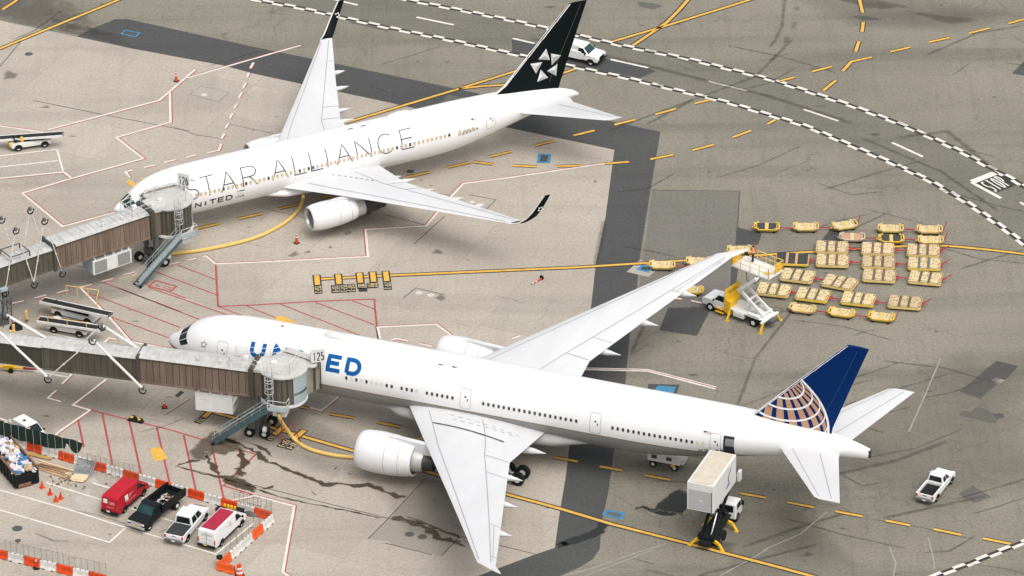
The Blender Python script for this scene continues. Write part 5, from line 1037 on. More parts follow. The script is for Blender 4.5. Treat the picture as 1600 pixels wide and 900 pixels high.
# dark dump bed truck
whiteb=mat('white_bags',(.68,.66,.66),.6,.12,3); lilac=mat('lilac_sheeting',(.55,.5,.55),.6,.1,2); card=mat('cardboard',(.42,.3,.19),.8,.15,3); bluep=mat('blue_plastic',(.06,.17,.33),.5); woodm=mat('raw_timber',(.48,.31,.16),.8,.2,4,stretch=(.3,4,4)); woodp=mat('pale_plywood',(.66,.5,.31),.8,.1,3); dkwood=mat('old_timber',(.24,.15,.08),.8,.25,4); rust=mat('rusty_steel',(.2,.1,.055),.85,.35,4)
def heavy_cab(o,wb,W,paint,xc0,xc1,zt,grl,bump,glf=None,zh=1.35,fx=.85,doors=1,z0=.6):
    h=wb/2; xf=h+fx
    mb=MB().side([(xc0,z0),(xc0,zh-.02),(xc1,zh+.02),(xf-.2,zh-.08),(xf,zh-.22),(xf,z0-.05)],-W/2,W/2); arches(mb,(h,),W/2,.52,.4,1)
    c=mb.build('cab',[paint,black],o,bevel=.06,seg=3)
    greenhouse(o,xc0+.02,xc0+.12,xc1-.62,xc1+.12,W/2-.05,W/2-.2,zh-.03,zt,paint,glf,doors,True); front_end(o,xf,W,z0-.12,zh-.15,grl,bump); mirrors(o,xc1-.2,W/2+.05,zh+.15,black)
    return c
o,wb=place('dump_truck','black dump bed truck loaded with rubbish parked between red van and white pickup','dump truck',(276,796),(233,829),1,1.95)
heavy_cab(o,wb,2.0,blackp,.35,1.7,2.05,steel,steel,glassg,1.3,.85,1)
h=wb/2; MB().box((-.6,0,.62),(wb+1.1,.9,.25)).build('chassis',black,o)
bed=MB(); x0,x1=-h-1.35,.2
for s in(1,-1): bed.box(((x0+x1)/2,s*1.02,1.35),(x1-x0,.1,.85)); bed.box(((x0+x1)/2,s*1.06,1.72),(x1-x0,.14,.1))
bed.box((x1,0,1.45),(.1,2.1,1.0)).box((x0,0,1.2),(.1,2.1,.5)).box(((x0+x1)/2,0,.95),(x1-x0,2.1,.1)); bed.build('dump_bed',blackp,o,bevel=.02); MB().box((x1+.35,0,1.85),(.6,1.9,.3)).build('bed_hood',blackp,o,bevel=.04)
MB().box((h+.95,0,.75),(.02,.3,.15)).build('number_plate',amber,o); wheels(o,wb,1.96,.42,.27,True,lgrey)
T0=o.matrix_basis.copy(); bpy.context.view_layer.update(); T0=o.matrix_world.copy()
def rubbish(name,label,cat,T,n,bx,by,z0,zt,cols,size,seed):
    r=random.Random(seed); mb=MB()
    for i in range(n):
        x,y=r.uniform(*bx),r.uniform(*by); e=1-.6*abs((y-(by[0]+by[1])/2)/(by[1]-by[0])*2)**2; z=z0+(zt-z0)*r.random()**.6*e; s=r.uniform(*size); m=r.randrange(len(cols))
        R=Matrix.Translation((x,y,z))@Matrix.Rotation(r.uniform(0,6),4,'Z')@Matrix.Rotation(r.uniform(-.6,.6),4,'X')@Matrix.Rotation(r.uniform(-.6,.6),4,'Y')
        if r.random()<.5: mb.box((0,0,0),(s,s*r.uniform(.3,1),s*r.uniform(.06,.3)),m=m,T=R)
        else:
            ring=lambda k,zz:[R@Vector((k*s*.5*math.cos(a*1.05)*r.uniform(.75,1.1),k*s*.5*math.sin(a*1.05)*r.uniform(.75,1.1),zz*s)) for a in range(6)]
            mb.loft([ring(.4,-.28),ring(1,-.1),ring(.95,.12),ring(.35,.3)],m)
    o=mb.build(name,cols,None); o.matrix_world=T; tag(o,label,cat); o['kind']='stuff'; return o
rubbish('rubbish_heap','mixed rubbish with a red bucket lying in the dump truck bed','rubbish',T0,44,(-2.4,-.1),(-.6,.6),1.0,1.35,[lgrey,card,dgrey,dkwood,grey,lgrey,redp],(.2,.45),6)
# service truck on the road behind the black tail
o,wb=place('service_truck','white single cab utility truck driving on the road behind the black tail','truck',(876,92),(924,103),-1,1.95,None,3.7)
heavy_cab(o,wb,2.0,white,.15,1.45,1.98,black,blackp,glassg,1.28,.9,1)
h=wb/2; MB().box((-h*.5-.35,0,1.0),(h+2.1,1.98,.95)).build('utility_body',white,o,bevel=.04); MB().box((-h*.5-.35,0,1.75),(h+2.0,1.5,.55)).build('equipment_box',white2,o,bevel=.04)
wheels(o,wb,1.96,.42,.27,True,lgrey)
for y in(-.4,.3): MB().cyl((.6,y,2.0),(.6,y,2.12),.06,n=8).build('beacon',amber,o)
# catering high lift truck
hd=rad(67.5); c0=Vector((19.1,-46.3,0))
o=thing('catering_truck','white box truck raised on black scissors to the open rear airliner door','catering truck',c0,hd)
wb=4.6; h=wb/2
MB().box((-.4,0,.75),(7.0,1.1,.4)).box((-.8,0,1.05),(4.6,1.5,.12)).build('chassis',black,o); 
sx=MB()
for s in(-.55,.55): sx.bar((-3.3,s,1.1),(2.0,s,4.4),.2,.36).bar((2.0,s+.22,1.1),(-3.3,s+.22,4.4),.2,.36)
sx.bar((-.65,-.9,2.75),(-.65,.9,2.75),.3).bar((-3.3,-.8,1.0),(-3.3,.8,1.0),.18).bar((2,-.8,4.3),(2,.8,4.3),.18); sx.build('scissor_lift',blackp,o)
MB().cyl((-2.6,-.2,.9),(-.6,-.2,3.0),.1,n=8).build('hydraulic_ram',steel,o)
MB().side([(1.75,.45),(1.75,2.0),(1.95,2.15),(3.05,2.15),(3.35,1.45),(3.55,1.2),(3.6,.45)],-1.1,1.1).build('cab',white,o,bevel=.07,seg=3)
for s in(1,-1): pane(o,[(2.1,s*1.1,1.35),(3.15,s*1.1,1.35),(2.95,s*1.1,1.95),(2.1,s*1.1,1.95)],glass,name='side_window')
pane(o,[(3.36,1.0,1.45),(3.36,-1.0,1.45),(3.08,-.95,2.1),(3.08,.95,2.1)],glass,name='windscreen',off=.03); MB().box((1.73,0,1.55),(.03,1.7,.7)).build('rear_window',glass,o)
for s in(1,-1): MB().box((3.1,s*1.3,1.65),(.12,.25,.45)).build('mirror',black,o)
wheels(o,wb,2.2,.48,.3,True,dgrey)
for q_ in(1,-1): MB().cyl((-1.2,q_*.55,.48),(-1.2,q_*1.1,.48),.48,n=18).build('wheel',black,o,bevel=.04)
bx=thing if 0 else None
MBx=MB().box((-1.15,.28,6.05),(6.15,2.62,2.95)); bxo=MBx.build('cargo_box',white2,o,bevel=.03)
MB().box((-1.15,.28,7.56),(5.95,2.2,.06)).build('box_roof',mat('dirty_tan_roof',(.52,.46,.37),.75,.1,1.2),bxo); MB().box((-4.235,.28,5.75),(.03,2.35,2.1)).build('roller_door',mat('grey_roller_door',(.42,.42,.42),.5,.05,2,stretch=(1,1,12)),bxo); MB().box((-4.26,.25,5.75),(.03,.3,.12)).build('door_plate',white2,bxo); MB().box((-4.25,-.85,5.75),(.05,.07,2.2)).build('door_post',dgrey,bxo)
em=MB(); em.ribbon([(-.6,5.3),(-.1,5.7),(-.3,6.3),(.5,6.9)],.14,lambda x,y:(x,-1.045,y)); em.ribbon([(-.9,5.4),(.3,5.4)],.1,lambda x,y:(x,-1.045,y)); em.build('side_emblem',inkb,bxo,recalc=False)
MB().box((2.35,.28,4.75),(.9,2.3,.12)).build('front_platform',lgrey,o); fr=MB(); rail(fr,[(1.95,-.85,4.8),(2.8,-.85,4.8)],1.1); rail(fr,[(1.95,1.4,4.8),(2.8,1.4,4.8)],1.1); fr.build('platform_railing',dgrey,o)
MB().box((2.6,-1.15,4.9),(.6,.25,1.0)).build('side_guard',white2,o)
for x in(-2.9,.9):
    for s in(1,-1): MB().bar((x,s*.5,.75),(x-.2,s*1.15,.62),.24,.26).bar((x-.2,s*1.15,.62),(x-.35,s*1.6,.08),.22,.22).box((x-.38,s*1.62,.04),(.4,.35,.07)).build('outrigger',yellow,o)
# scissor platform truck at the far wingtip
hd=rad(141); c0=Vector((22.75,-5.35,0)); wb=5.35; h=wb/2
o=thing('platform_lift_truck','white truck with yellow headboard and raised work platform beside the far wingtip','lift truck',c0,hd)
heavy_cab(o,wb,2.05,white,.95,2.35,2.15,dgrey,steel,glass,1.42,1.05,1)
MB().box((-1.2,0,.85),(wb+1.5,.9,.3)).build('chassis',dgrey,o); MB().box((.7,0,1.9),(.1,2.5,2.6)).build('headboard',yellow,o,bevel=.02)
t_=MB(); t_.quad((.64,-.75,2.55),(.64,.75,2.55),(.64,.75,2.85),(.64,-.75,2.85)); t_.quad((.76,.75,2.55),(.76,-.75,2.55),(.76,-.75,2.85),(.76,.75,2.85)); t_.build('headboard_text_panel',mat('dark_yellow',(.35,.22,.02),.6),o,recalc=False)
MB().box((.35,.55,1.2),(.5,1.2,1.5)).build('tool_locker',yellow,o,bevel=.03); MB().box((1.4,1.12,.75),(1.0,.25,.08)).box((1.4,1.2,.4),(1.0,.25,.08)).build('cab_step',yellow,o)
MB().box((-1.7,0,1.12),(4.4,2.2,.14)).box((-.9,.95,.8),(1.3,.45,.55)).box((-2.75,.95,1.25),(1.5,.4,.35)).box((-2.75,-.95,1.25),(1.5,.4,.35)).box((-.9,-.95,.8),(1.3,.45,.55)).build('flat_deck',white2,o,bevel=.04); MB().box((-3.95,0,1.0),(.25,2.9,.2)).build('rear_beam',white2,o,bevel=.03)
sx=MB()
for s in(-.62,.62):
    sx.bar((-3.7,s,1.3),(-.7,s*.9,3.35),.2,.34); sx.bar((-.55,s*1.15,3.3),(-2.75,s*1.15,5.4),.2,.36)
    sx.bar((-1.2,s*.6,1.25),(-2.3,s*.6,2.3),.16,.2)
for x,z in((-3.5,1.4),(-.65,3.35),(-1.8,2.6),(-2.7,5.3)): sx.bar((x,-.8,z),(x,.8,z),.2)
sx.build('lift_arms',white2,o,bevel=.03)
pm=Matrix.Translation((-1.55,0,4.3))@Matrix.Rotation(rad(43.7),4,'Y'); pt=MB().box((0,0,0),(2.0,1.15,.12),T=pm); 
for k in(-.7,0,.7): pt.box((k,0,.08),(.1,1.3,.1),T=pm)
pt.build('arm_plate',lgrey,o,bevel=.02); MB().box((.1,.15,.09),(.9,.35,.05),T=pm).box((.5,-.3,.09),(.3,.3,.05),T=pm).build('red_marking',redp,o)
MB().box((-2.1,0,1.35),(1.3,.8,.3)).build('valve_cover',lgrey,o,bevel=.05)
for x in(.15,-4.0):
    for s in(1,-1): MB().bar((x,s*1.1,1.0),(x-.05,s*1.65,.12),.17,.2).box((x-.05,s*1.7,.05),(.35,.3,.08)).build('outrigger',yellow,o)
wheels(o,wb,2.15,.46,.3,True,white2)
R=Matrix.Rotation(-hd,4,'Z'); pc=R@(Vector((24.65,-5.62,0))-c0); pa=rad(-40.5)-hd
pl=MB().box((pc.x,pc.y,5.55),(4.75,2.5,.14),rz=pa); plo=pl.build('platform_deck',white2,o)
def PLc(x,y,z=5.62): return (pc.x+x*math.cos(pa)-y*math.sin(pa),pc.y+x*math.sin(pa)+y*math.cos(pa),z)
rl=MB(); rail(rl,[PLc(-2.35,-1.2),PLc(2.35,-1.2)],1.1,.045); rail(rl,[PLc(2.35,-1.2),PLc(2.35,1.2)],1.1,.045); rail(rl,[PLc(2.35,1.2),PLc(-.9,1.2)],1.1,.045); rail(rl,[PLc(-2.35,-1.2),PLc(-2.35,.3)],1.1,.045); rl.build('platform_railing',mat('pale_yellow_paint',(.72,.5,.12),.5),plo)
MB().box(PLc(-2.3,-.6,6.1),(.06,1.1,.9),rz=pa).box(PLc(2.25,.6,6.05),(.06,1.1,.8),rz=pa).box(PLc(1.6,-.4,5.66),(.6,.5,.06),rz=pa).build('toe_board',yellow,plo)
MB().tube([PLc(-.6,-1.0,5.3),PLc(-.2,-1.4,4.6),PLc(.8,-1.3,4.55),PLc(1.2,-.9,5.3)],.04,5).build('cable_loop',black,plo)
# ------------------------------------------------------------------ belt loaders
def belt_loader(label,rear,front,belt0,belt1,z0,z1,driver=True,guard=False):
    o,wb=place('belt_loader',label,'belt loader',rear,front,-1,1.7,'belt loaders on the apron'); h=wb/2
    R=Matrix.Rotation(-o.rotation_euler.z,4,'Z'); a=R@(G(*belt0,z0)-o.location); b=R@(G(*belt1,z1)-o.location); a.z=z0; b.z=z1
    mb=MB().side([(-h-.75,.42),(-h-.75,.95),(-h+.4,1.0),(h-.4,.95),(h+.75,.85),(h+.75,.42)],-.9,.9); arches(mb,(h,-h),.9,.45,.3,1); mb.build('body',[white2,black],o,bevel=.05)
    MB().box((.1,0,.99),(wb*.95,1.5,.07)).build('body_cover',black,o)
    d=(b-a).normalized(); n=Vector((-d.y,d.x,0)).normalized(); u=n.cross(d)*-1; u=u if u.z>0 else -u
    cv=MB(); hw=.46
    for s in(-1,1): cv.bar(a+n*s*hw,b+n*s*hw,.11,.24)
    c=cv.build('conveyor_frame',white2,o); MB().bar(a+u*.04+d*.1,b+u*.04-d*.1,hw*2-.11,.12).build('belt',mat('belt_rubber',(.014,.015,.016),.7,.2,4),c)
    for p in(a,b): MB().bar(p+n*hw,p-n*hw,.13,.2).build('end_roller',mat('faded_end_roller',(.55,.25,.12),.6) if p is a else dgrey,c)
    MB().bar((-h*.7,0,.9),tuple(a.lerp(b,.22)-u*.1),.2).bar((h*.6,0,.9),tuple(a.lerp(b,.72)-u*.1),.2).build('lift_arm',dgrey,o)
    if driver:
        s_=-.55; MB().box((-h-.15,s_,1.2),(.5,.5,.16)).box((-h-.38,s_,1.5),(.1,.5,.55)).build('seat',black,o,bevel=.03); MB().box((-h+.45,s_,1.2),(.3,.5,.55)).build('console',yellow,o,bevel=.03); MB().cyl((-h+.3,s_,1.4),(-h+.2,s_,1.65),.03,n=5).cyl((-h+.2,s_,1.62),(-h+.17,s_,1.68),.2,n=12).build('steering_wheel',black,o); MB().box((-h-.8,-.3,.75),(.3,.8,.4)).build('bumper_guard',yellow,o,bevel=.03)
    if guard:
        g=MB(); m0,m1=a.lerp(b,.18)-n*hw,a.lerp(b,.78)-n*hw
        g.cyl(m0+Vector((0,0,.75)),m1+Vector((0,0,.75)),.04,n=5)
        for k in(.0,.5,1.0): p=m0.lerp(m1,k); g.cyl(p,p+Vector((0,0,.75)),.04,n=5)
        g.build('guard_rail',mat('pale_orange_rail',(.7,.42,.12),.5),c)
    MB().box((h+.7,-.5,.7),(.12,.3,.18)).box((h+.7,.5,.7),(.12,.3,.18)).build('headlight',lens,o)
    wheels(o,wb,1.78,.4,.26,rim=white2); return o
belt_loader('white belt loader with orange guard rail nearest the lower bridge roof',(85,520),(125,527),(60,499),(160,514),1.35,1.45,False,True)
o=belt_loader('white belt loader with yellow seat parked second from the lower bridge',(92,496),(138,507),(66,469),(172,492),1.5,2.0,True)
o=belt_loader('white belt loader with yellow rear end standing alone at the upper left',(29,236),(70,230),(-6,217),(98,209.5),1.2,1.6,True)
c=G(118,462); g_=thing('guard_railing','pale yellow tubular railing standing behind the belt loaders','railing',(c.x,c.y,0),rad(-18)); r=MB(); rail(r,[(-1,0,0),(2.6,0,0),(3.0,-1.6,0)],1.05,.05,False); r.build('rail',mat('straw_paint',(.68,.46,.17),.5),g_)
for i,(x,y,hh,lab) in enumerate(((42,503,1.3,'rusty yellow bollard standing apart beside the belt loaders'),(22,526,1.4,'tall yellow bollard close to the lower bridge roof'),(18,527,.75,'short yellow bollard beside the tall one by the bridge'))):
    c=G(x,y); b=thing('bollard',lab,'bollard',(c.x,c.y,0),0,'yellow bollards by the bridge'); MB().cyl((0,0,.35 if i==0 else .12),(0,0,hh),.15,n=14).build('post',mat('pale_yellow_bollard',(.66,.42,.12),.6,.15,3) if i==0 else MT.setdefault('pb',mat('bollard_paint',(.68,.44,.14),.6,.12,3)),b,bevel=.02); MB().cyl((0,0,0),(0,0,.35 if i==0 else .12),.152,n=14).build('base',rust,b)
bp=G(8,505); b=thing('equipment_stack','dark stair frame and gear heaped under the bridge support at left edge','equipment',(bp.x-.6,bp.y,0),rad(30)); 
s=MB(); rail(s,[(-1,-1,0),(1,-1,0),(1,1,0),(-1,1,0),(-1,-1,0)],3.2,.05); rail(s,[(-1,-1,1.6),(1,-1,1.6),(1,1,1.6)],1.5,.05); s.build('frame',dgrey,b); MB().box((.2,-.2,.5),(1.2,1.0,1.0)).build('crate',dgrey,b,bevel=.04)
c=G(26,513); b=thing('cloth_cover','dark crumpled cloth heap beside the tall yellow bollard','cloth',(c.x,c.y,0)); MB().loft([[(k*.8*math.cos(a*.7)*(.8+.3*((a*7)%3)/3),k*.6*math.sin(a*.7)*(.8+.3*((a*5)%3)/3),z) for a in range(9)] for k,z in((1,0),(.9,.3),(.5,.6),(.15,.75))]).build('cover',black,b,smooth=60)
# tow bar
c=G(0,579); o=thing('tow_bar','yellow aircraft tow bar with red end lying under the lower bridge','tow bar',(c.x,c.y,0),rad(-8.7)); MB().cyl((-4,0,.45),(2.4,0,.45),.13,n=10).build('bar',yellow,o); MB().cyl((2.4,0,.45),(3.7,0,.4),.15,.1,n=8).build('coupling',mat('dark_red_paint',(.22,.02,.03),.5),o); MB().box((1.0,0,.5),(1.0,.5,.45)).bar((.6,-.1,.6),(1.5,.5,.75),.12).build('axle_frame',yellow,o); MB().bar((.2,.35,.6),(-1.2,.5,.5),.1).build('handle',white2,o)
for s in(-.35,.35): MB().cyl((1.2,s-.08,.26),(1.2,s+.08,.26),.26,n=14).build('wheel',black,o)
# belly loader under the rear hold
c=G(1042,735); o=thing('cargo_loader','white low cargo loader tucked beneath the rear belly of the large airliner','cargo loader',(c.x,c.y+1.0,0),rad(-22)); MB().box((0,0,1.15),(3.3,1.7,.9)).build('body',white2,o,bevel=.04); MB().box((-.95,-.87,1.25),(.55,.03,.4)).box((.55,-.87,1.25),(.55,.03,.4)).build('side_opening',gapm,o); MB().box((1.75,0,1.0),(.4,1.3,.5)).build('front_step',lgrey,o)
for i in range(6): pass
rl=MB(); rail(rl,[(-1.5,-.8,1.6),(1.2,-.8,1.6)],.5,.04,False); rl.build('railing',lgrey,o); MB().box((1.0,-.9,.62),(.4,.2,.18)).build('bumper',yellow,o); wheels(o,2.2,1.7,.35,.25)
# small white van behind the green screen
o,xr,zr,t,W_,wb,b=van('small white van half hidden behind the dark green screen',(28,691),(51,707),-1,white2,None,1.95,.75,.75,1.6,'small_van',2.3)
o.location=(*G(46,672,1.1)[:2],0); o.rotation_euler=(0,0,rad(-48))
MB().box((-.6,-.1,1.97),(.3,.25,.05)).build('roof_vent',black,b)
# ------------------------------------------------------------------ baggage and cargo dollies
deck_t=mat('cream_deck',(.58,.46,.24),.7,.16,2.4,col2=(.72,.6,.35),detail=8,vary=.12); deck_g=mat('worn_tan_deck',(.5,.375,.215),.75,.16,2.4,col2=(.68,.54,.33),detail=8,vary=.16); slot=mat('deck_slots',(.06,.045,.028),.85); gapb=mat('brown_gap',(.16,.115,.07),.85,.25,3.,vary=.2); dk_d=mat('dark_rubber_deck',(.045,.047,.046),.75,.25,3.); yel_d=mat('dolly_yellow',(.62,.42,.05),.55,.16,2.5,col2=(.72,.5,.09)); yel_p=mat('faded_dolly_yellow',(.62,.46,.17),.6,.12,2.5); redbar=mat('tow_bar_red',(.42,.035,.05),.5,.15,3.); rustd=mat('rusty_deck',(.42,.2,.11),.8,.3,1.4,col2=(.52,.36,.24))
def mk_big(dark,side,deck,gap=None):
    o=thing('cargo_dolly','large cargo dolly','dolly',(0,0,0)); L_,W_=3.4,2.35; r=random.Random(11 if dark else 12)
    pts=lambda l,w,c:[(l-c,-w),(l,-w+c),(l,w-c),(l-c,w),(-l+c,w),(-l,w-c),(-l,-w+c),(-l+c,-w)]
    MB().prism(pts(L_/2,W_/2,.2),.26,.5).build('frame',side,o,bevel=.03)
    d=MB(); d.prism(pts(L_/2-.04,W_/2-.04,.2),.5,.535,2)
    for i,(x0,x1) in enumerate(((-1.6,-.66),(-.38,.3),(.58,1.6))):
        d.box(((x0+x1)/2,0,.56),(x1-x0,W_-.14,.06),m=0)
        nx=max(3,int((x1-x0)/.24)); ny=7
        for a in range(nx):
            for b in range(ny):
                x=x0+(x1-x0)*(a+.5)/nx; y=(-.5+(b+.5)/ny)*(W_-.3)
                x+=r.uniform(-.05,.05); y+=r.uniform(-.05,.05)
                if r.random()<.45: d.box((x,y,.6),(.13,.13,.035),m=0,rz=.4)
                elif r.random()<.62: d.quad((x-.085,y-.05,.595),(x+.085,y-.05,.595),(x+.085,y+.05,.595),(x-.085,y+.05,.595),1)
        for y in(-W_/2+.22,W_/2-.22):
            for x in(x0+.12,x1-.12): d.quad((x-.07,y-.06,.597),(x+.07,y-.06,.597),(x+.07,y+.06,.597),(x-.07,y+.06,.597),1)
    d.build('deck',[deck,slot,gap or gapb],o)
    for x in(-1.1,1.1):
        for y in(-.75,.75): MB().cyl((x,y-.1,.2),(x,y+.1,.2),.2,n=12).build('wheel',black,o)
    return o
def mk_small(side,deck,mid,slots=True):
    o=thing('baggage_dolly','small baggage dolly','dolly',(0,0,0)); r=random.Random(5)
    P=[(1.38,-.42),(1.38,.42),(.95,.74),(-.95,.74),(-1.38,.42),(-1.38,-.42),(-.95,-.74),(.95,-.74)]
    MB().add([(x*.88,y*.85,.24) for x,y in P]+[(x,y,.5) for x,y in P],[tuple(range(8))[::-1],tuple(range(8,16))]+[(i,(i+1)%8,8+(i+1)%8,8+i) for i in range(8)]).build('frame',side,o,bevel=.03)
    d=MB()
    for x0,x1 in((-1.0,-.2),(.2,1.0)):
        d.box(((x0+x1)/2,0,.52),(x1-x0,1.25,.06),m=0)
        if slots:
            for a in range(4):
                for b in range(4):
                    x=x0+(x1-x0)*(a+.5)/4; y=(-.5+(b+.5)/4)*1.1
                    x+=r.uniform(-.03,.03); y+=r.uniform(-.04,.04)
                    if r.random()<.45: d.box((x,y,.56),(.11,.11,.035),m=0)
                    elif r.random()<.62: d.quad((x-.07,y-.045,.555),(x+.07,y-.045,.555),(x+.07,y+.045,.555),(x-.07,y+.045,.555),1)
    d.box((0,0,.53),(.34,1.3,.09),m=2); d.build('deck',[deck,slot,mid],o)
    for s in(-1,1):
        e=MB(); e.box((s*1.27,0,.62),(.1,.9,.22)).box((s*1.05,-.62,.57),(.5,.12,.14),rz=s*.55).box((s*1.05,.62,.57),(.5,.12,.14),rz=-s*.55)
        e.box((s*1.16,0,.515),(.1,.7,.03),m=1); e.build('end_guard',[side,slot],o,bevel=.02)
    for x in(-.8,.8):
        for y in(-.5,.5): MB().cyl((x,y-.09,.17),(x,y+.09,.17),.17,n=12).build('wheel',black,o)
    MB().box((-1.45,0,.38),(.16,.2,.12)).build('hitch',side,o)
    return o
PB={'cream':mk_big(0,yel_p,deck_t),'tan':mk_big(0,yel_p,deck_g),'yellow':mk_big(0,yel_d,deck_t),'dark':mk_big(1,yel_d,dk_d,woodm),'green':mk_big(0,yel_d,deck_t,mat('green_grey_gap',(.12,.135,.12),.8))}
PS={'cream':mk_small(yel_p,deck_t,yel_p),'yellow':mk_small(yel_d,deck_t,yel_p),'dark':mk_small(yel_d,dk_d,yel_p,False),'rusty':mk_small(mat('worn_white_dolly',(.5,.42,.33),.7,.2,3),rustd,deck_t,False)}
used={}
def tow(o,L_,raised,big):
    x=1.7 if big else 1.4; t=MB()
    if raised:
        e=Vector((x+.35,.05,1.35)) if not big else Vector((x+.95,.3,.95))
        t.bar((x,0,.38),e,.08)
        if big: t.bar((x,.28,.38),Vector((x,0,.38)).lerp(e,.5),.08).bar((x,-.28,.38),Vector((x,0,.38)).lerp(e,.5),.08)
    else:
        e=Vector((x+L_,0,.36)); t.bar((x+(.35 if big else 0),0,.38),e,.09)
        if big: t.bar((x,.3,.38),(x+.45,0,.38),.1).bar((x,-.3,.38),(x+.45,0,.38),.1)
    t.build('tow_bar',redbar,o)
def dolly(kind,style,px,ang,label,tb=None):
    src=(PB if kind=='big' else PS)[style]; c=G(px[0],px[1],.55); k=(kind,style)
    grp='large cargo dollies on the asphalt' if kind=='big' else 'small baggage dollies on the asphalt'
    if k in used: o=dup(src,(c.x,c.y,0),rad(ang),label,grp,skip=('tow_bar',))
    else:
        used[k]=1; o=src; o.location=(c.x,c.y,0); o.rotation_euler=(0,0,rad(ang)); o['label']=label; o['group']=grp
    if tb is not None: tow(o,abs(tb),tb<0,kind=='big')
    return o
D_=[('small','dark',(1198,353),-4.8,'black decked small dolly, leftmost of the highest row',1.3),('small','cream',(1259,353),-2,'cream small dolly in the middle of the highest left row of three',1.2),('small','cream',(1319.5,350.5),15,'cream small dolly turned askew beside the rusty one',-1),
('small','cream',(1391.5,355.5),-4,'cream small dolly directly above the black decked one with yellow middle',1.3),('small','cream',(1452.5,357),-3,'cream small dolly at the upper right corner of the whole fleet',-1),
('small','rusty',(1331.5,369),-4,'rusty decked small dolly, the only rust coloured one',1.3),('small','dark',(1392.5,371.5),-3,'black decked small dolly between the rusty and a cream one',1.3),('small','cream',(1454,373.5),-3,'cream small dolly second from the top at the right edge',-1),
('big','tan',(1300,385),-6,'large dolly left in the topmost row of three large ones',1.2),('big','tan',(1371.5,387.5),-6,'large dolly in the middle of the topmost row of large ones',1.2),('big','tan',(1442.5,390),-6,'large dolly right in the topmost row, on the yellow line',-1),
('big','dark',(1238,403.5),-6,'large dolly with black deck next to the work platform',1.3),('big','tan',(1300.5,406),-6,'large dolly right of the black decked large one',1.2),('big','tan',(1372.5,408.5),-6,'large tan dolly between two rows in the middle column',1.2),('big','green',(1444,411),-6,'large dolly with grey green deck gaps in the right column',-1),
('big','tan',(1373.5,429.5),-8,'large dolly lowest in the tight middle column',1.2),('big','cream',(1446,433),-12,'large dolly lowest in the tight right column, slightly turned',-1),
('big','cream',(1246.5,429.5),-16,'cream large dolly just below the black decked large one',1.2),('big','tan',(1312,440),-23,'large dolly turned most, below the middle rows',None),
('big','cream',(1209,451.5),-14,'large dolly partly hidden behind the lift truck arms',1.2),('big','yellow',(1270,459.5),-16,'bright yellow edged large dolly above the leftmost small one of the lowest row',1.2),('big','yellow',(1341,466),-14,'bright yellow edged large dolly above the last two of the lowest row',1.2),('big','tan',(1414,471),-11,'large dolly alone at the right end of the lowest large row',-1),
('small','cream',(1254,480.5),-17,'cream small dolly, first on the left of the lowest row',1.3),('small','yellow',(1315,487),-17,'yellow sided small dolly, middle of the lowest row',1.3),('small','yellow',(1377.5,493.5),-15,'yellow sided small dolly, last on the right of the lowest row',-1),
('small','cream',(1034.5,412.5),-5,'cream small dolly beside the blue hydrant box left of the wing',1.3),('small','cream',(1092,407),-5,'small dolly showing just behind the middle of the far wing',1.3),('small','cream',(1156,389),0,'small dolly peeking out behind the far wingtip',-1),('small','yellow',(1079,451),-12,'yellow small dolly sticking out below the far wing',None)]
for a in D_: dolly(*a)
# ------------------------------------------------------------------ works area
white_b=mat('white_plastic',(.52,.51,.47),.6,.14,2.2,col2=(.68,.67,.64),detail=7,vary=.1)
def mk_barrier(m):
    o=thing('plastic_barrier','barrier','barrier',(0,0,0)); L_=1.86
    P=[(-.27,0),(-.27,.12),(-.16,.34),(-.11,.84),(.11,.84),(.16,.34),(.27,.12),(.27,0)]
    mb=MB(); xs=[-L_/2,-.62,-.55,-.08,0,.08,.55,.62,L_/2]; k=[1,1,.86,.86,1,.86,.86,1,1]
    mb.loft([[(x,y*(q if .1<z<.8 else 1),z) for y,z in P] for x,q in zip(xs,k)],0); mb.build('shell',m,o,bevel=.02)
    c=MB()
    for x in(-.6,-.1,.45): c.cyl((x,0,.84),(x,0,.87),.07,n=8)
    for x in(-.5,.5): c.box((x,0,.06),(.3,.58,.1))
    c.build('filler_caps',dgrey,o); return o
BO,BW,BR=mk_barrier(orange),mk_barrier(white_b),mk_barrier(orange2)
ub={}
def barrier(col,a,b,label,grp):
    src={'o':BO,'w':BW,'r':BR}[col]; c=(a+b)/2; d=b-a; h=math.atan2(d.y,d.x)
    if col in ub: o=dup(src,(c.x,c.y,0),h,label,grp)
    else: ub[col]=1; o=src; o.location=(c.x,c.y,0); o.rotation_euler=(0,0,h); o['label']=label; o['group']=grp
    return o
ORD=['first','second','third','fourth','fifth','sixth','seventh','eighth','ninth','tenth','eleventh','twelfth']
def run(p0,p1,n,cols,labs,grp):
    a,b=G(*p0),G(*p1)
    for i in range(n): barrier(cols[i],a.lerp(b,i/n),a.lerp(b,(i+1)/n),labs[i],grp)
C={'o':'orange','w':'white','r':'bright orange'}
g1='orange and white barriers along the back of the works area'
near=['white barrier behind the skip at the left end of the back row','orange barrier beside the timber pile, under the green screen','white barrier behind the timber pile','orange barrier beside the hanging screen flap','white barrier behind the stacked wire panels','orange barrier just left of the red van roof','white barrier between two orange ones behind the red van','orange barrier touching the roof line of the red van','white barrier between the red van and the dump truck','orange barrier behind the dump truck bed left side','white barrier behind the dump truck bed','orange barrier between the dump truck and the white pickup','white barrier behind the nose of the white pickup','orange barrier behind the yellow tubes','white barrier right of the yellow tubes','orange barrier in the far right corner of the works area']
run((18,694.5),(424,812),16,'wowowowowowowowo',near,g1)
run((-57,672),(18,694.5),3,'wow',['white barrier at the left edge behind the skip','orange barrier hidden behind the skip','white barrier second behind the skip'],g1)
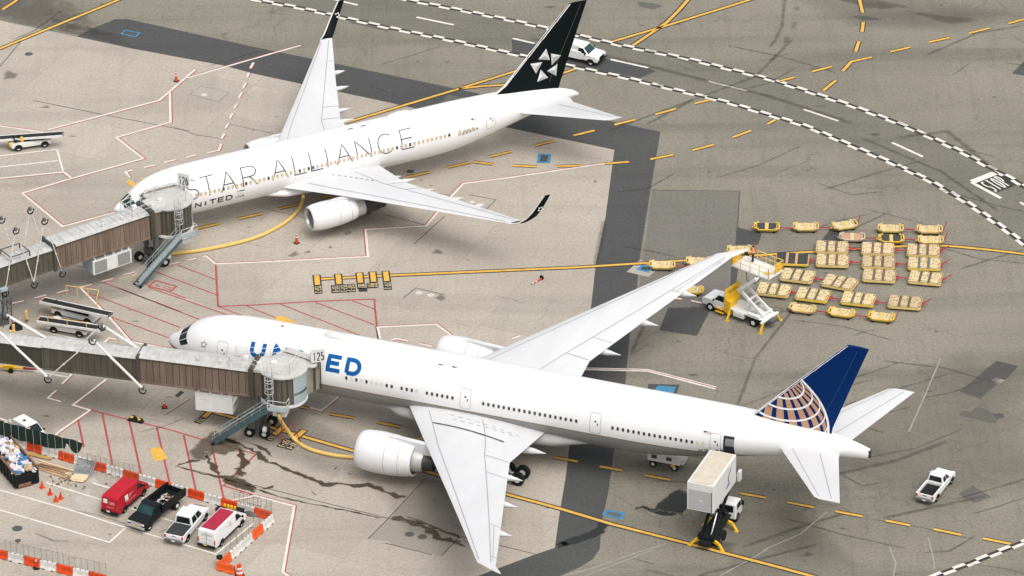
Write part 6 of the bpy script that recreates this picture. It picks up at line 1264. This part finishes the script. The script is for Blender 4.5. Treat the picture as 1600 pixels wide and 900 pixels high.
g2='orange and white barriers down the right side of the works area'
run((426,815),(343,889),5,'wrwwr',['white barrier at the right corner turning towards the viewer','orange barrier on the right side, beside the white van nose','white barrier alongside the middle of the white van','white barrier alongside the rear of the white van','orange barrier with a black tyre at the end of the right side'],g2)
a,b=G(338,889),G(369,897); barrier('r',a,b,'orange barrier lying crosswise beside the striped drum',g2)
g3='orange and white barriers along the bottom left edge'
run((-37,862),(166,911),8,'woowowow'.replace('oo','ow') if 0 else 'wowowowo',['white barrier at the lower left edge of the frame','orange barrier at the left end of the bottom row','white barrier between the left edge and the orange post','orange barrier behind the upright orange post','white barrier right of the upright orange post','orange barrier in the middle of the bottom row','white barrier nearly cut by the bottom edge','orange barrier cut off by the bottom edge'],g3)
tyre=MB().cyl((0,0,0),(0,0,.2),.3,n=18); c=G(343,872,.87); o=tyre.build('tyre',black,None,bevel=.05); o.location=(c.x,c.y,.88); tag(o,'small black tyre resting on the orange barrier end','tyre')
wire=mat('fence_wire',(.12,.125,.12),.6,.15,4.); wm=bpy.data.materials.new('wire_mesh'); wm.use_nodes=True; n_,l_=nd(wm); bs=n_['Principled BSDF']; bs.inputs['Base Color'].default_value=(.14,.145,.14,1); bs.inputs['Alpha'].default_value=.10
def fence(label,P,n,h=2.1,z0=.0,mesh=True,rods=None):
    A,B=G(*P[0]),G(*P[1]); d=(B-A); L_=Vector((d.x,d.y,0)).length; ang=math.atan2(d.y,d.x); o=thing('wire_fence',label,'fence',(A.x,A.y,0),ang,'wire fences on the barriers'); r=random.Random(int(L_*10))
    for i in range(n+1):
        x=L_*i/n+r.uniform(-.1,.1); t=r.uniform(-.05,.05)
        MB().cyl((x,0,z0),(x+t,r.uniform(-.04,.04),h+r.uniform(-.08,.05)),.017,n=5).build('post',wire,o)
    rl=MB()
    for z in (h-.05,): 
        x=0
        while x<L_-.5:
            e=min(L_,x+2.4); rl.cyl((x+.05,0,z+r.uniform(-.06,.06)),(e-.05,0,z+r.uniform(-.06,.06)),.012,n=4); x=e
    rl.build('top_wire',wire,o)
    if mesh: MB().quad((0,.0,.85),(L_,.0,.85),(L_,.0,h-.05),(0,.0,h-.05)).build('mesh',wm,o)
    for x in(L_*.18,L_*.43,L_*.7): MB().box((x,0,h+.03),(.12,.1,.1)).build('cap',woodp if r.random()<.6 else redp,o)
    return o
fence('wire fence of thin dark rods above the back barriers left of the red van',[(137,737),(218,757)],11)
fence('wire fence of thin dark rods at the far right corner of the works area',[(368,796),(424,811)],8)
fence('wire fence of thin dark rods along the bottom left barriers',[(0,871),(166,910)],18)
fence('wire fence of thin rods beside the white van on the right barriers',[(424,812),(352,876)],8)
# dark green privacy screen on its own fence
A,B=G(-40,682),G(131,727); d=B-A; ang=math.atan2(d.y,d.x); L_=Vector((d.x,d.y)).length
o=thing('privacy_screen','long dark green cloth screen hung on a fence behind the skip','screen',(A.x,A.y+.0,0),ang)
green=mat('dark_green_cloth',(.011,.028,.022),.85,.2,.8,stretch=(1.2,1,.1)); mb=MB(); N=60
prof_=[]
for i in range(N+1):
    u=i/N; x=L_*u; top=2.55-.06*math.sin(u*40); 
    bot=.95 if u<.72 else .95+(.35*math.sin((u-.72)/.12*1.57) if u<.84 else (1.0 if u<.87 else max(.1,.15+ (u-.93)**2*240) if u>.87 else .9))
    prof_.append((x,.06*math.sin(u*55),min(bot,top-.1),top))
for (x0,y0,b0,t0),(x1,y1,b1,t1) in zip(prof_,prof_[1:]): mb.add([(x0,y0,b0),(x1,y1,b1),(x1,y1*.4,t1),(x0,y0*.4,t0),(x0,y0+.02,b0),(x1,y1+.02,b1),(x1,y1*.4+.02,t1),(x0,y0*.4+.02,t0)],[(0,1,2,3),(7,6,5,4),(3,2,6,7),(0,4,5,1)])
mb.build('cloth',green,o,smooth=60)
for i in range(15): x=L_*(i+.3)/15; MB().cyl((x,-.09,0),(x,-.09,2.62),.018,n=5).build('post',grey,o)
for x in(L_*.3,L_*.52,L_*.66,L_*.82,L_*.97): MB().box((x,-.05,2.64),(.14,.12,.12)).build('cap',woodp,o)
# open top skip with rubbish
ang=rad(117.5); e0,e1=G(24,763),G(62,757.5); c=(e0+e1)/2; fw=Vector((math.cos(ang),math.sin(ang),0)); Ls=6.6; cc=c+fw*Ls/2; cc.z=0
o=thing('skip_container','black open skip heaped with white bags and boards at the left edge','skip',cc,ang)
mb=MB(); W2=1.2
for s in(-1,1):
    mb.box((0,s*W2,.95),(Ls,.1,1.6))
    for i in range(9): mb.box((-Ls/2+.3+i*.75,s*(W2+.08),.9),(.14,.12,1.4))
mb.box((-Ls/2,0,.85),(.1,2*W2,1.4)).box((Ls/2,0,.95),(.1,2*W2,1.6)).box((0,0,.2),(Ls,2*W2,.15)); mb.build('shell',blackp,o,bevel=.02)
rm=MB()
for s in(-1,1): rm.box((0,s*W2,1.79),(Ls+.1,.18,.1))
rm.build('rim',rust,o); MB().box((-Ls/2-.08,.3,.35),(.12,1.3,.3)).build('hinge',rust,o)
for y in(-.8,.8): MB().cyl((-Ls/2+.3,y-.12,.15),(-Ls/2+.3,y+.12,.15),.15,n=10).build('roller',dgrey,o)
st_=MB()
for i in range(8): st_.box((-Ls/2+.65+i*.75,-W2-.055,1.0),(.3,.012,.8))
st_.build('scuffed_panel',mat('scuffed_paint',(.12,.12,.12),.7,.9,5.),o)
bpy.context.view_layer.update()
rubbish('rubbish_heap','white bags lilac sheeting and boards heaped in the black skip','rubbish',o.matrix_world.copy(),170,(-3.1,3.2),(-1.05,1.05),1.1,2.05,[whiteb,whiteb,lilac,whiteb,card,whiteb,dkwood,lilac,whiteb,card,bluep,whiteb],(.3,.95),9)
# timber
def plank(i,px,ang,L_,w,h,z,m,lab,grp='loose planks beside the skip'):
    c=G(*px,z); o=MB().box((0,0,h/2),(L_,w,h)).build('timber_plank',m,None,bevel=.008); o.location=(c.x,c.y,z); o.rotation_euler=(0,rad((i%3-1)*.8),rad(ang)); tag(o,lab,'plank',grp); return o
k=0; r=random.Random(2)
for i in range(11):
    plank(i,(78+r.uniform(-4,4)+i*.9,731+r.uniform(-1,1)-i*1.15+8),-29+r.uniform(-4,4),3.6+r.uniform(-.5,.4),.16,.05,.06+.05*(i%3),[woodm,woodp,dkwood][i%3],'loose brown timber plank in the pile right of the skip')
plank(1,(62,713),-24,2.6,.45,.06,.1,mat('orange_board',(.42,.25,.07),.7,.2,2),'wide orange brown board above the plank pile')
for i in range(3): plank(i,(112-i*1.5,746+i*1.5),-25+r.uniform(-8,8),1.8,.14,.05,.03,dkwood,'dark splintered plank under the pale plywood sheets')
for i,(px,a,lab) in enumerate((((122,748),-22,'lower pale plywood sheet left of the red van'),((125,745.5),-16,'upper pale plywood sheet left of the red van'))):
    c=G(*px,.12+.07*i); o=MB().box((0,0,.02),(1.5,.95,.035)).build('plywood_sheet',woodp,None); o.location=(c.x,c.y,.12+.07*i); o.rotation_euler=(rad(3),rad(-3),rad(a)); tag(o,lab,'plywood','plywood sheets near the red van')
c=G(133,738); o=thing('wire_panel_stack','stack of grey wire mesh panels leaning by the barriers','mesh panels',(c.x,c.y,0),rad(-25))
for i in range(4):
    mb=MB(); q=[(-.95,-.6+.05*i,.05+.03*i),(.95,-.6+.05*i,.05+.03*i),(.95,.5,1.0+.05*i),(-.95,.5,1.0+.05*i)]
    for a,b in zip(q,q[1:]+q[:1]): mb.cyl(a,b,.035,n=5)
    for t in range(1,9): mb.cyl(lerp(q[0],q[1],t/9),lerp(q[3],q[2],t/9),.013,n=4); mb.cyl(lerp(q[0],q[3],t/9),lerp(q[1],q[2],t/9),.013,n=4)
    mb.build('panel',mat('panel_wire',(.24,.28,.29),.5),o)
c=G(395,802); o=thing('wire_panel_stack','dark mesh panels and bundle on the ground inside the far right corner','mesh panels',(c.x,c.y,0),rad(-25)); mb=MB()
for i in range(7): mb.cyl((-.7+.23*i,-.4,.05),(-.7+.23*i,.4,.75),.02,n=4)
mb.cyl((-.7,.4,.75),(.7,.4,.75),.03,n=5).cyl((-.7,-.4,.05),(.7,-.4,.05),.03,n=5); mb.build('panel',wire,o); MB().loft([[(k*.8*math.cos(a*.8),k*.4*math.sin(a*.8)-.3,z) for a in range(8)] for k,z in((1,0),(.8,.25),(.3,.4))]).build('bundle',dgrey,o,smooth=60)
# cones, posts, drum, chocks
def cone(label,px,h=.75,tall=False,grp=None):
    c=G(*px); o=thing('traffic_cone',label,'traffic cone',(c.x,c.y,0),random.uniform(0,1),grp)
    MB().box((0,0,.03),(.5 if not tall else .55,.5 if not tall else .55,.06)).build('base',black if tall else orange,o,bevel=.02); MB().cyl((0,0,.06),(0,0,h),.18,.04,n=14).build('cone',orange,o,smooth=50)
    if tall:
        for z in(.55,.8): k=1-(z/h); MB().cyl((0,0,h*z),(0,0,h*z+.14),.185*(1-z)+.045*z+.005,.185*(1-z)+.04*z,n=14).build('band',white2,o,smooth=50)
    return o
cg='orange cones near the skip'
for px,lab in(((66,762),'orange cone nearest the skip end'),((78.5,772.5),'orange cone in the upper middle of the cone group'),((87.5,783),'orange cone lowest in the group beside the bay line'),((95,779),'orange cone rightmost in the group beside the skip')): cone(lab,px,.72,False,cg)
cone('tall orange cone with white top standing below the small engine',(463.5,380),1.25,True); cone('orange cone with black base alone by the upper left red line',(275.5,127),1.25,True); cone('orange and white cone under the lower bridge by its air unit',(257,637),.95,True)
c=G(57,888); o=thing('delineator_post','upright orange post with white band before the bottom barriers','post',(c.x,c.y,0)); MB().cyl((0,0,0),(0,0,.08),.35,n=16).build('base',black,o); MB().cyl((0,0,.08),(0,0,1.15),.08,.07,n=10).build('post',orange,o); MB().cyl((0,0,.8),(0,0,1.0),.09,.085,n=10).build('band',white2,o)
c=G(841,440); o=thing('delineator_post','orange post with black base lying tipped over on the open concrete','post',(c.x,c.y,0),rad(48)); MB().cyl((-1.0,0,.14),(.5,0,.12),.05,.09,n=10).build('post',orange,o); MB().cyl((.5,0,.25),(.58,0,.25),.26,n=14).build('base',black,o); MB().cyl((-.95,0,.14),(-.7,0,.14),.062,n=10).cyl((-.45,0,.14),(-.25,0,.14),.076,n=10).build('band',white2,o)
c=G(374.5,900); o=thing('traffic_drum','orange and white striped drum at the end of the right barriers','traffic drum',(c.x,c.y,0)); MB().cyl((0,0,0),(0,0,.14),.48,.44,n=20).build('base',black,o); dm=MB()
for i,(z0,z1,m) in enumerate(((.14,.38,0),(.38,.6,1),(.6,.8,0),(.8,1.0,1),(1.0,1.2,0))): dm.cyl((0,0,z0),(0,0,z1),.36-.03*i,.345-.03*i,n=18,m=m)
dm.cyl((0,0,1.2),(0,0,1.3),.16,.12,n=12,m=0); dm.build('drum',[orange,white2],o,smooth=40)
for px,s,lab in(((207,656.5),.95,'larger black and yellow wheel chock on the red line'),((218.5,659.5),.8,'smaller black and yellow wheel chock on the red line')):
    c=G(*px); o=thing('wheel_chock',lab,'wheel chock',(c.x,c.y,0),rad(-25),'wheel chocks on the red line'); MB().side([(-.5*s,0),(-.2*s,.42*s),(.2*s,.42*s),(.5*s,0)],-.35*s,.35*s).build('block',black,o,bevel=.04); MB().box((0,-.1,.435*s),(.28*s,.4*s,.03)).build('yellow_face',yellow,o)
# ------------------------------------------------------------------ worker on the lift platform
def skin(name,V,E,m,parent,sub=2):
    me=bpy.data.meshes.new(name); me.from_pydata([v[:3] for v in V],E,[]); me.update(); o=bpy.data.objects.new(name,me); COL.objects.link(o); o.parent=parent; me.materials.append(m)
    if not me.skin_vertices: 
        bm=bmesh.new(); bm.from_mesh(me); bm.verts.layers.skin.verify(); bm.to_mesh(me); bm.free()
    for i,v in enumerate(V):
        rr=v[3]; me.skin_vertices[0].data[i].radius=(rr,rr if len(v)<5 else v[4])
    me.skin_vertices[0].data[0].use_root=True
    s=o.modifiers.new('skin','SKIN'); s.use_smooth_shade=True; u=o.modifiers.new('sub','SUBSURF'); u.levels=sub; u.render_levels=sub; return o
skinm=mat('skin',(.30,.16,.10),.5,.08,8.); hairm=mat('dark_hair',(.015,.012,.01),.6); vest=mat('orange_hi_vis',(.85,.2,.03),.6,.08,6.); band=mat('reflective_band',(.7,.72,.6),.4); trous=mat('navy_trousers',(.014,.02,.035),.8,.2,6.); shoe=mat('dark_shoes',(.02,.02,.02),.6)
c=G(1176.5,408.5,5.62); P_=thing('person','worker in orange hi vis jacket and dark trousers standing on the platform by the wingtip','person',c,rad(160))
V=[(0,0,.93,.14,.11),(0,0,1.1,.13,.1),(0,0,1.3,.16,.11),(.0,0,1.45,.12,.09),(.01,0,1.54,.055),(.02,0,1.62,.08,.07),(.03,0,1.72,.095,.08),(.02,0,1.8,.06)]
E_=[(i,i+1) for i in range(7)]
def limb(pts,root):
    i0=len(V); 
    for p in pts: V.append(p)
    E_.append((root,i0)); 
    for i in range(len(pts)-1): E_.append((i0+i,i0+i+1))
    return i0+len(pts)-1
for s in(1,-1):
    limb([(0,s*.1,.86,.095),(.02,s*.11,.48,.065),(0,s*.115,.1,.045),(.14,s*.13,.04,.04)],0)
    hand=limb([(0,s*.19,1.42,.06),(.04,s*.25,1.15,.045),(.18,s*.22,.95,.034),(.23,s*.21,.9,.034)],3)
    for k in range(4): limb([(.27+.01*k,s*(.19+.015*k),.885,.009),(.31+.008*k,s*(.185+.015*k),.855-.004*k,.008)],hand)
    limb([(.24,s*.17,.885,.01),(.265,s*.155,.86,.009)],hand)
body=skin('body',V,E_,skinm,P_,1)
skin('jacket',[(0,0,.88,.17,.13),(0,0,1.1,.165,.13),(0,0,1.3,.19,.14),(0,0,1.46,.13,.1)]+[q for s in(1,-1) for q in((0,s*.2,1.42,.085),(.04,s*.27,1.16,.066),(.16,s*.235,.98,.052))],[(0,1),(1,2),(2,3),(3,4),(4,5),(5,6),(3,7),(7,8),(8,9)],vest,P_)
skin('trousers',[(0,0,.95,.15,.115)]+[q for s in(1,-1) for q in((0,s*.1,.84,.108),(.02,s*.11,.48,.08),(0,s*.115,.1,.065))],[(0,1),(1,2),(2,3),(0,4),(4,5),(5,6)],trous,P_)
for s in(1,-1): MB().loft([[(x,s*.12+y*w,z) for y,z in((-1,0),(1,0),(.8,h),(-.8,h))] for x,w,h in((-.09,.045,.1),(.05,.05,.11),(.2,.04,.05))]).build('shoe',shoe,P_,bevel=.015)
MB().lathe([(-.1,.02),(-.07,.085),(0,.105),(.06,.1),(.09,.08)],(0,0,0),n=14).build('hair',hairm,P_,smooth=60,loc=(-.0,0,1.76)).rotation_euler=(0,rad(60),0)
fc=MB(); 
for s in(1,-1): fc.box((.112,s*.035,1.725),(.012,.022,.012)); 
fc.build('eyes',hairm,P_); MB().loft([[(.11,-.012,1.68),(.11,.012,1.68),(.115,0,1.72)],[(.135,-.008,1.682),(.135,.008,1.682),(.12,0,1.715)]]).build('nose',skinm,P_); MB().box((.112,0,1.655),(.01,.045,.008)).build('mouth',mat('lips',(.25,.08,.06),.6),P_)
for s in(1,-1): MB().cyl((.02,s*.09,1.7),(.02,s*.105,1.7),.028,n=8).build('ear',skinm,P_)
MB().cyl((0,0,1.14),(0,0,1.18),.2,n=16).build('reflective_band',band,P_).scale=(.9,.98,1)
c=G(1166,398,5.62); o=thing('tool_bag','small dark bag at the worker feet by the wingtip','bag',(c.x,c.y,5.62),0); MB().box((0,0,.14),(.4,.25,.28),tx=.8).build('bag',black,o,bevel=.04); MB().tube([(-.12,0,.28),(-.08,0,.4),(.08,0,.4),(.12,0,.28)],.02,5).build('handle',black,o)
# little loose litter and pebbles on the concrete near the timber
lt_=MB(); r=random.Random(8)
for i in range(70):
    c=G(r.gauss(100,26),r.gauss(752,9),.01); s=r.uniform(.04,.13); lt_.box((c.x,c.y,.03+s/2),(s*2,s,s),rz=r.uniform(0,3),m=r.randrange(3))
o=lt_.build('wood_litter',[dkwood,woodp,dgrey]); o['kind']='stuff'; tag(o,'scattered splinters and scraps around the plank pile','litter')
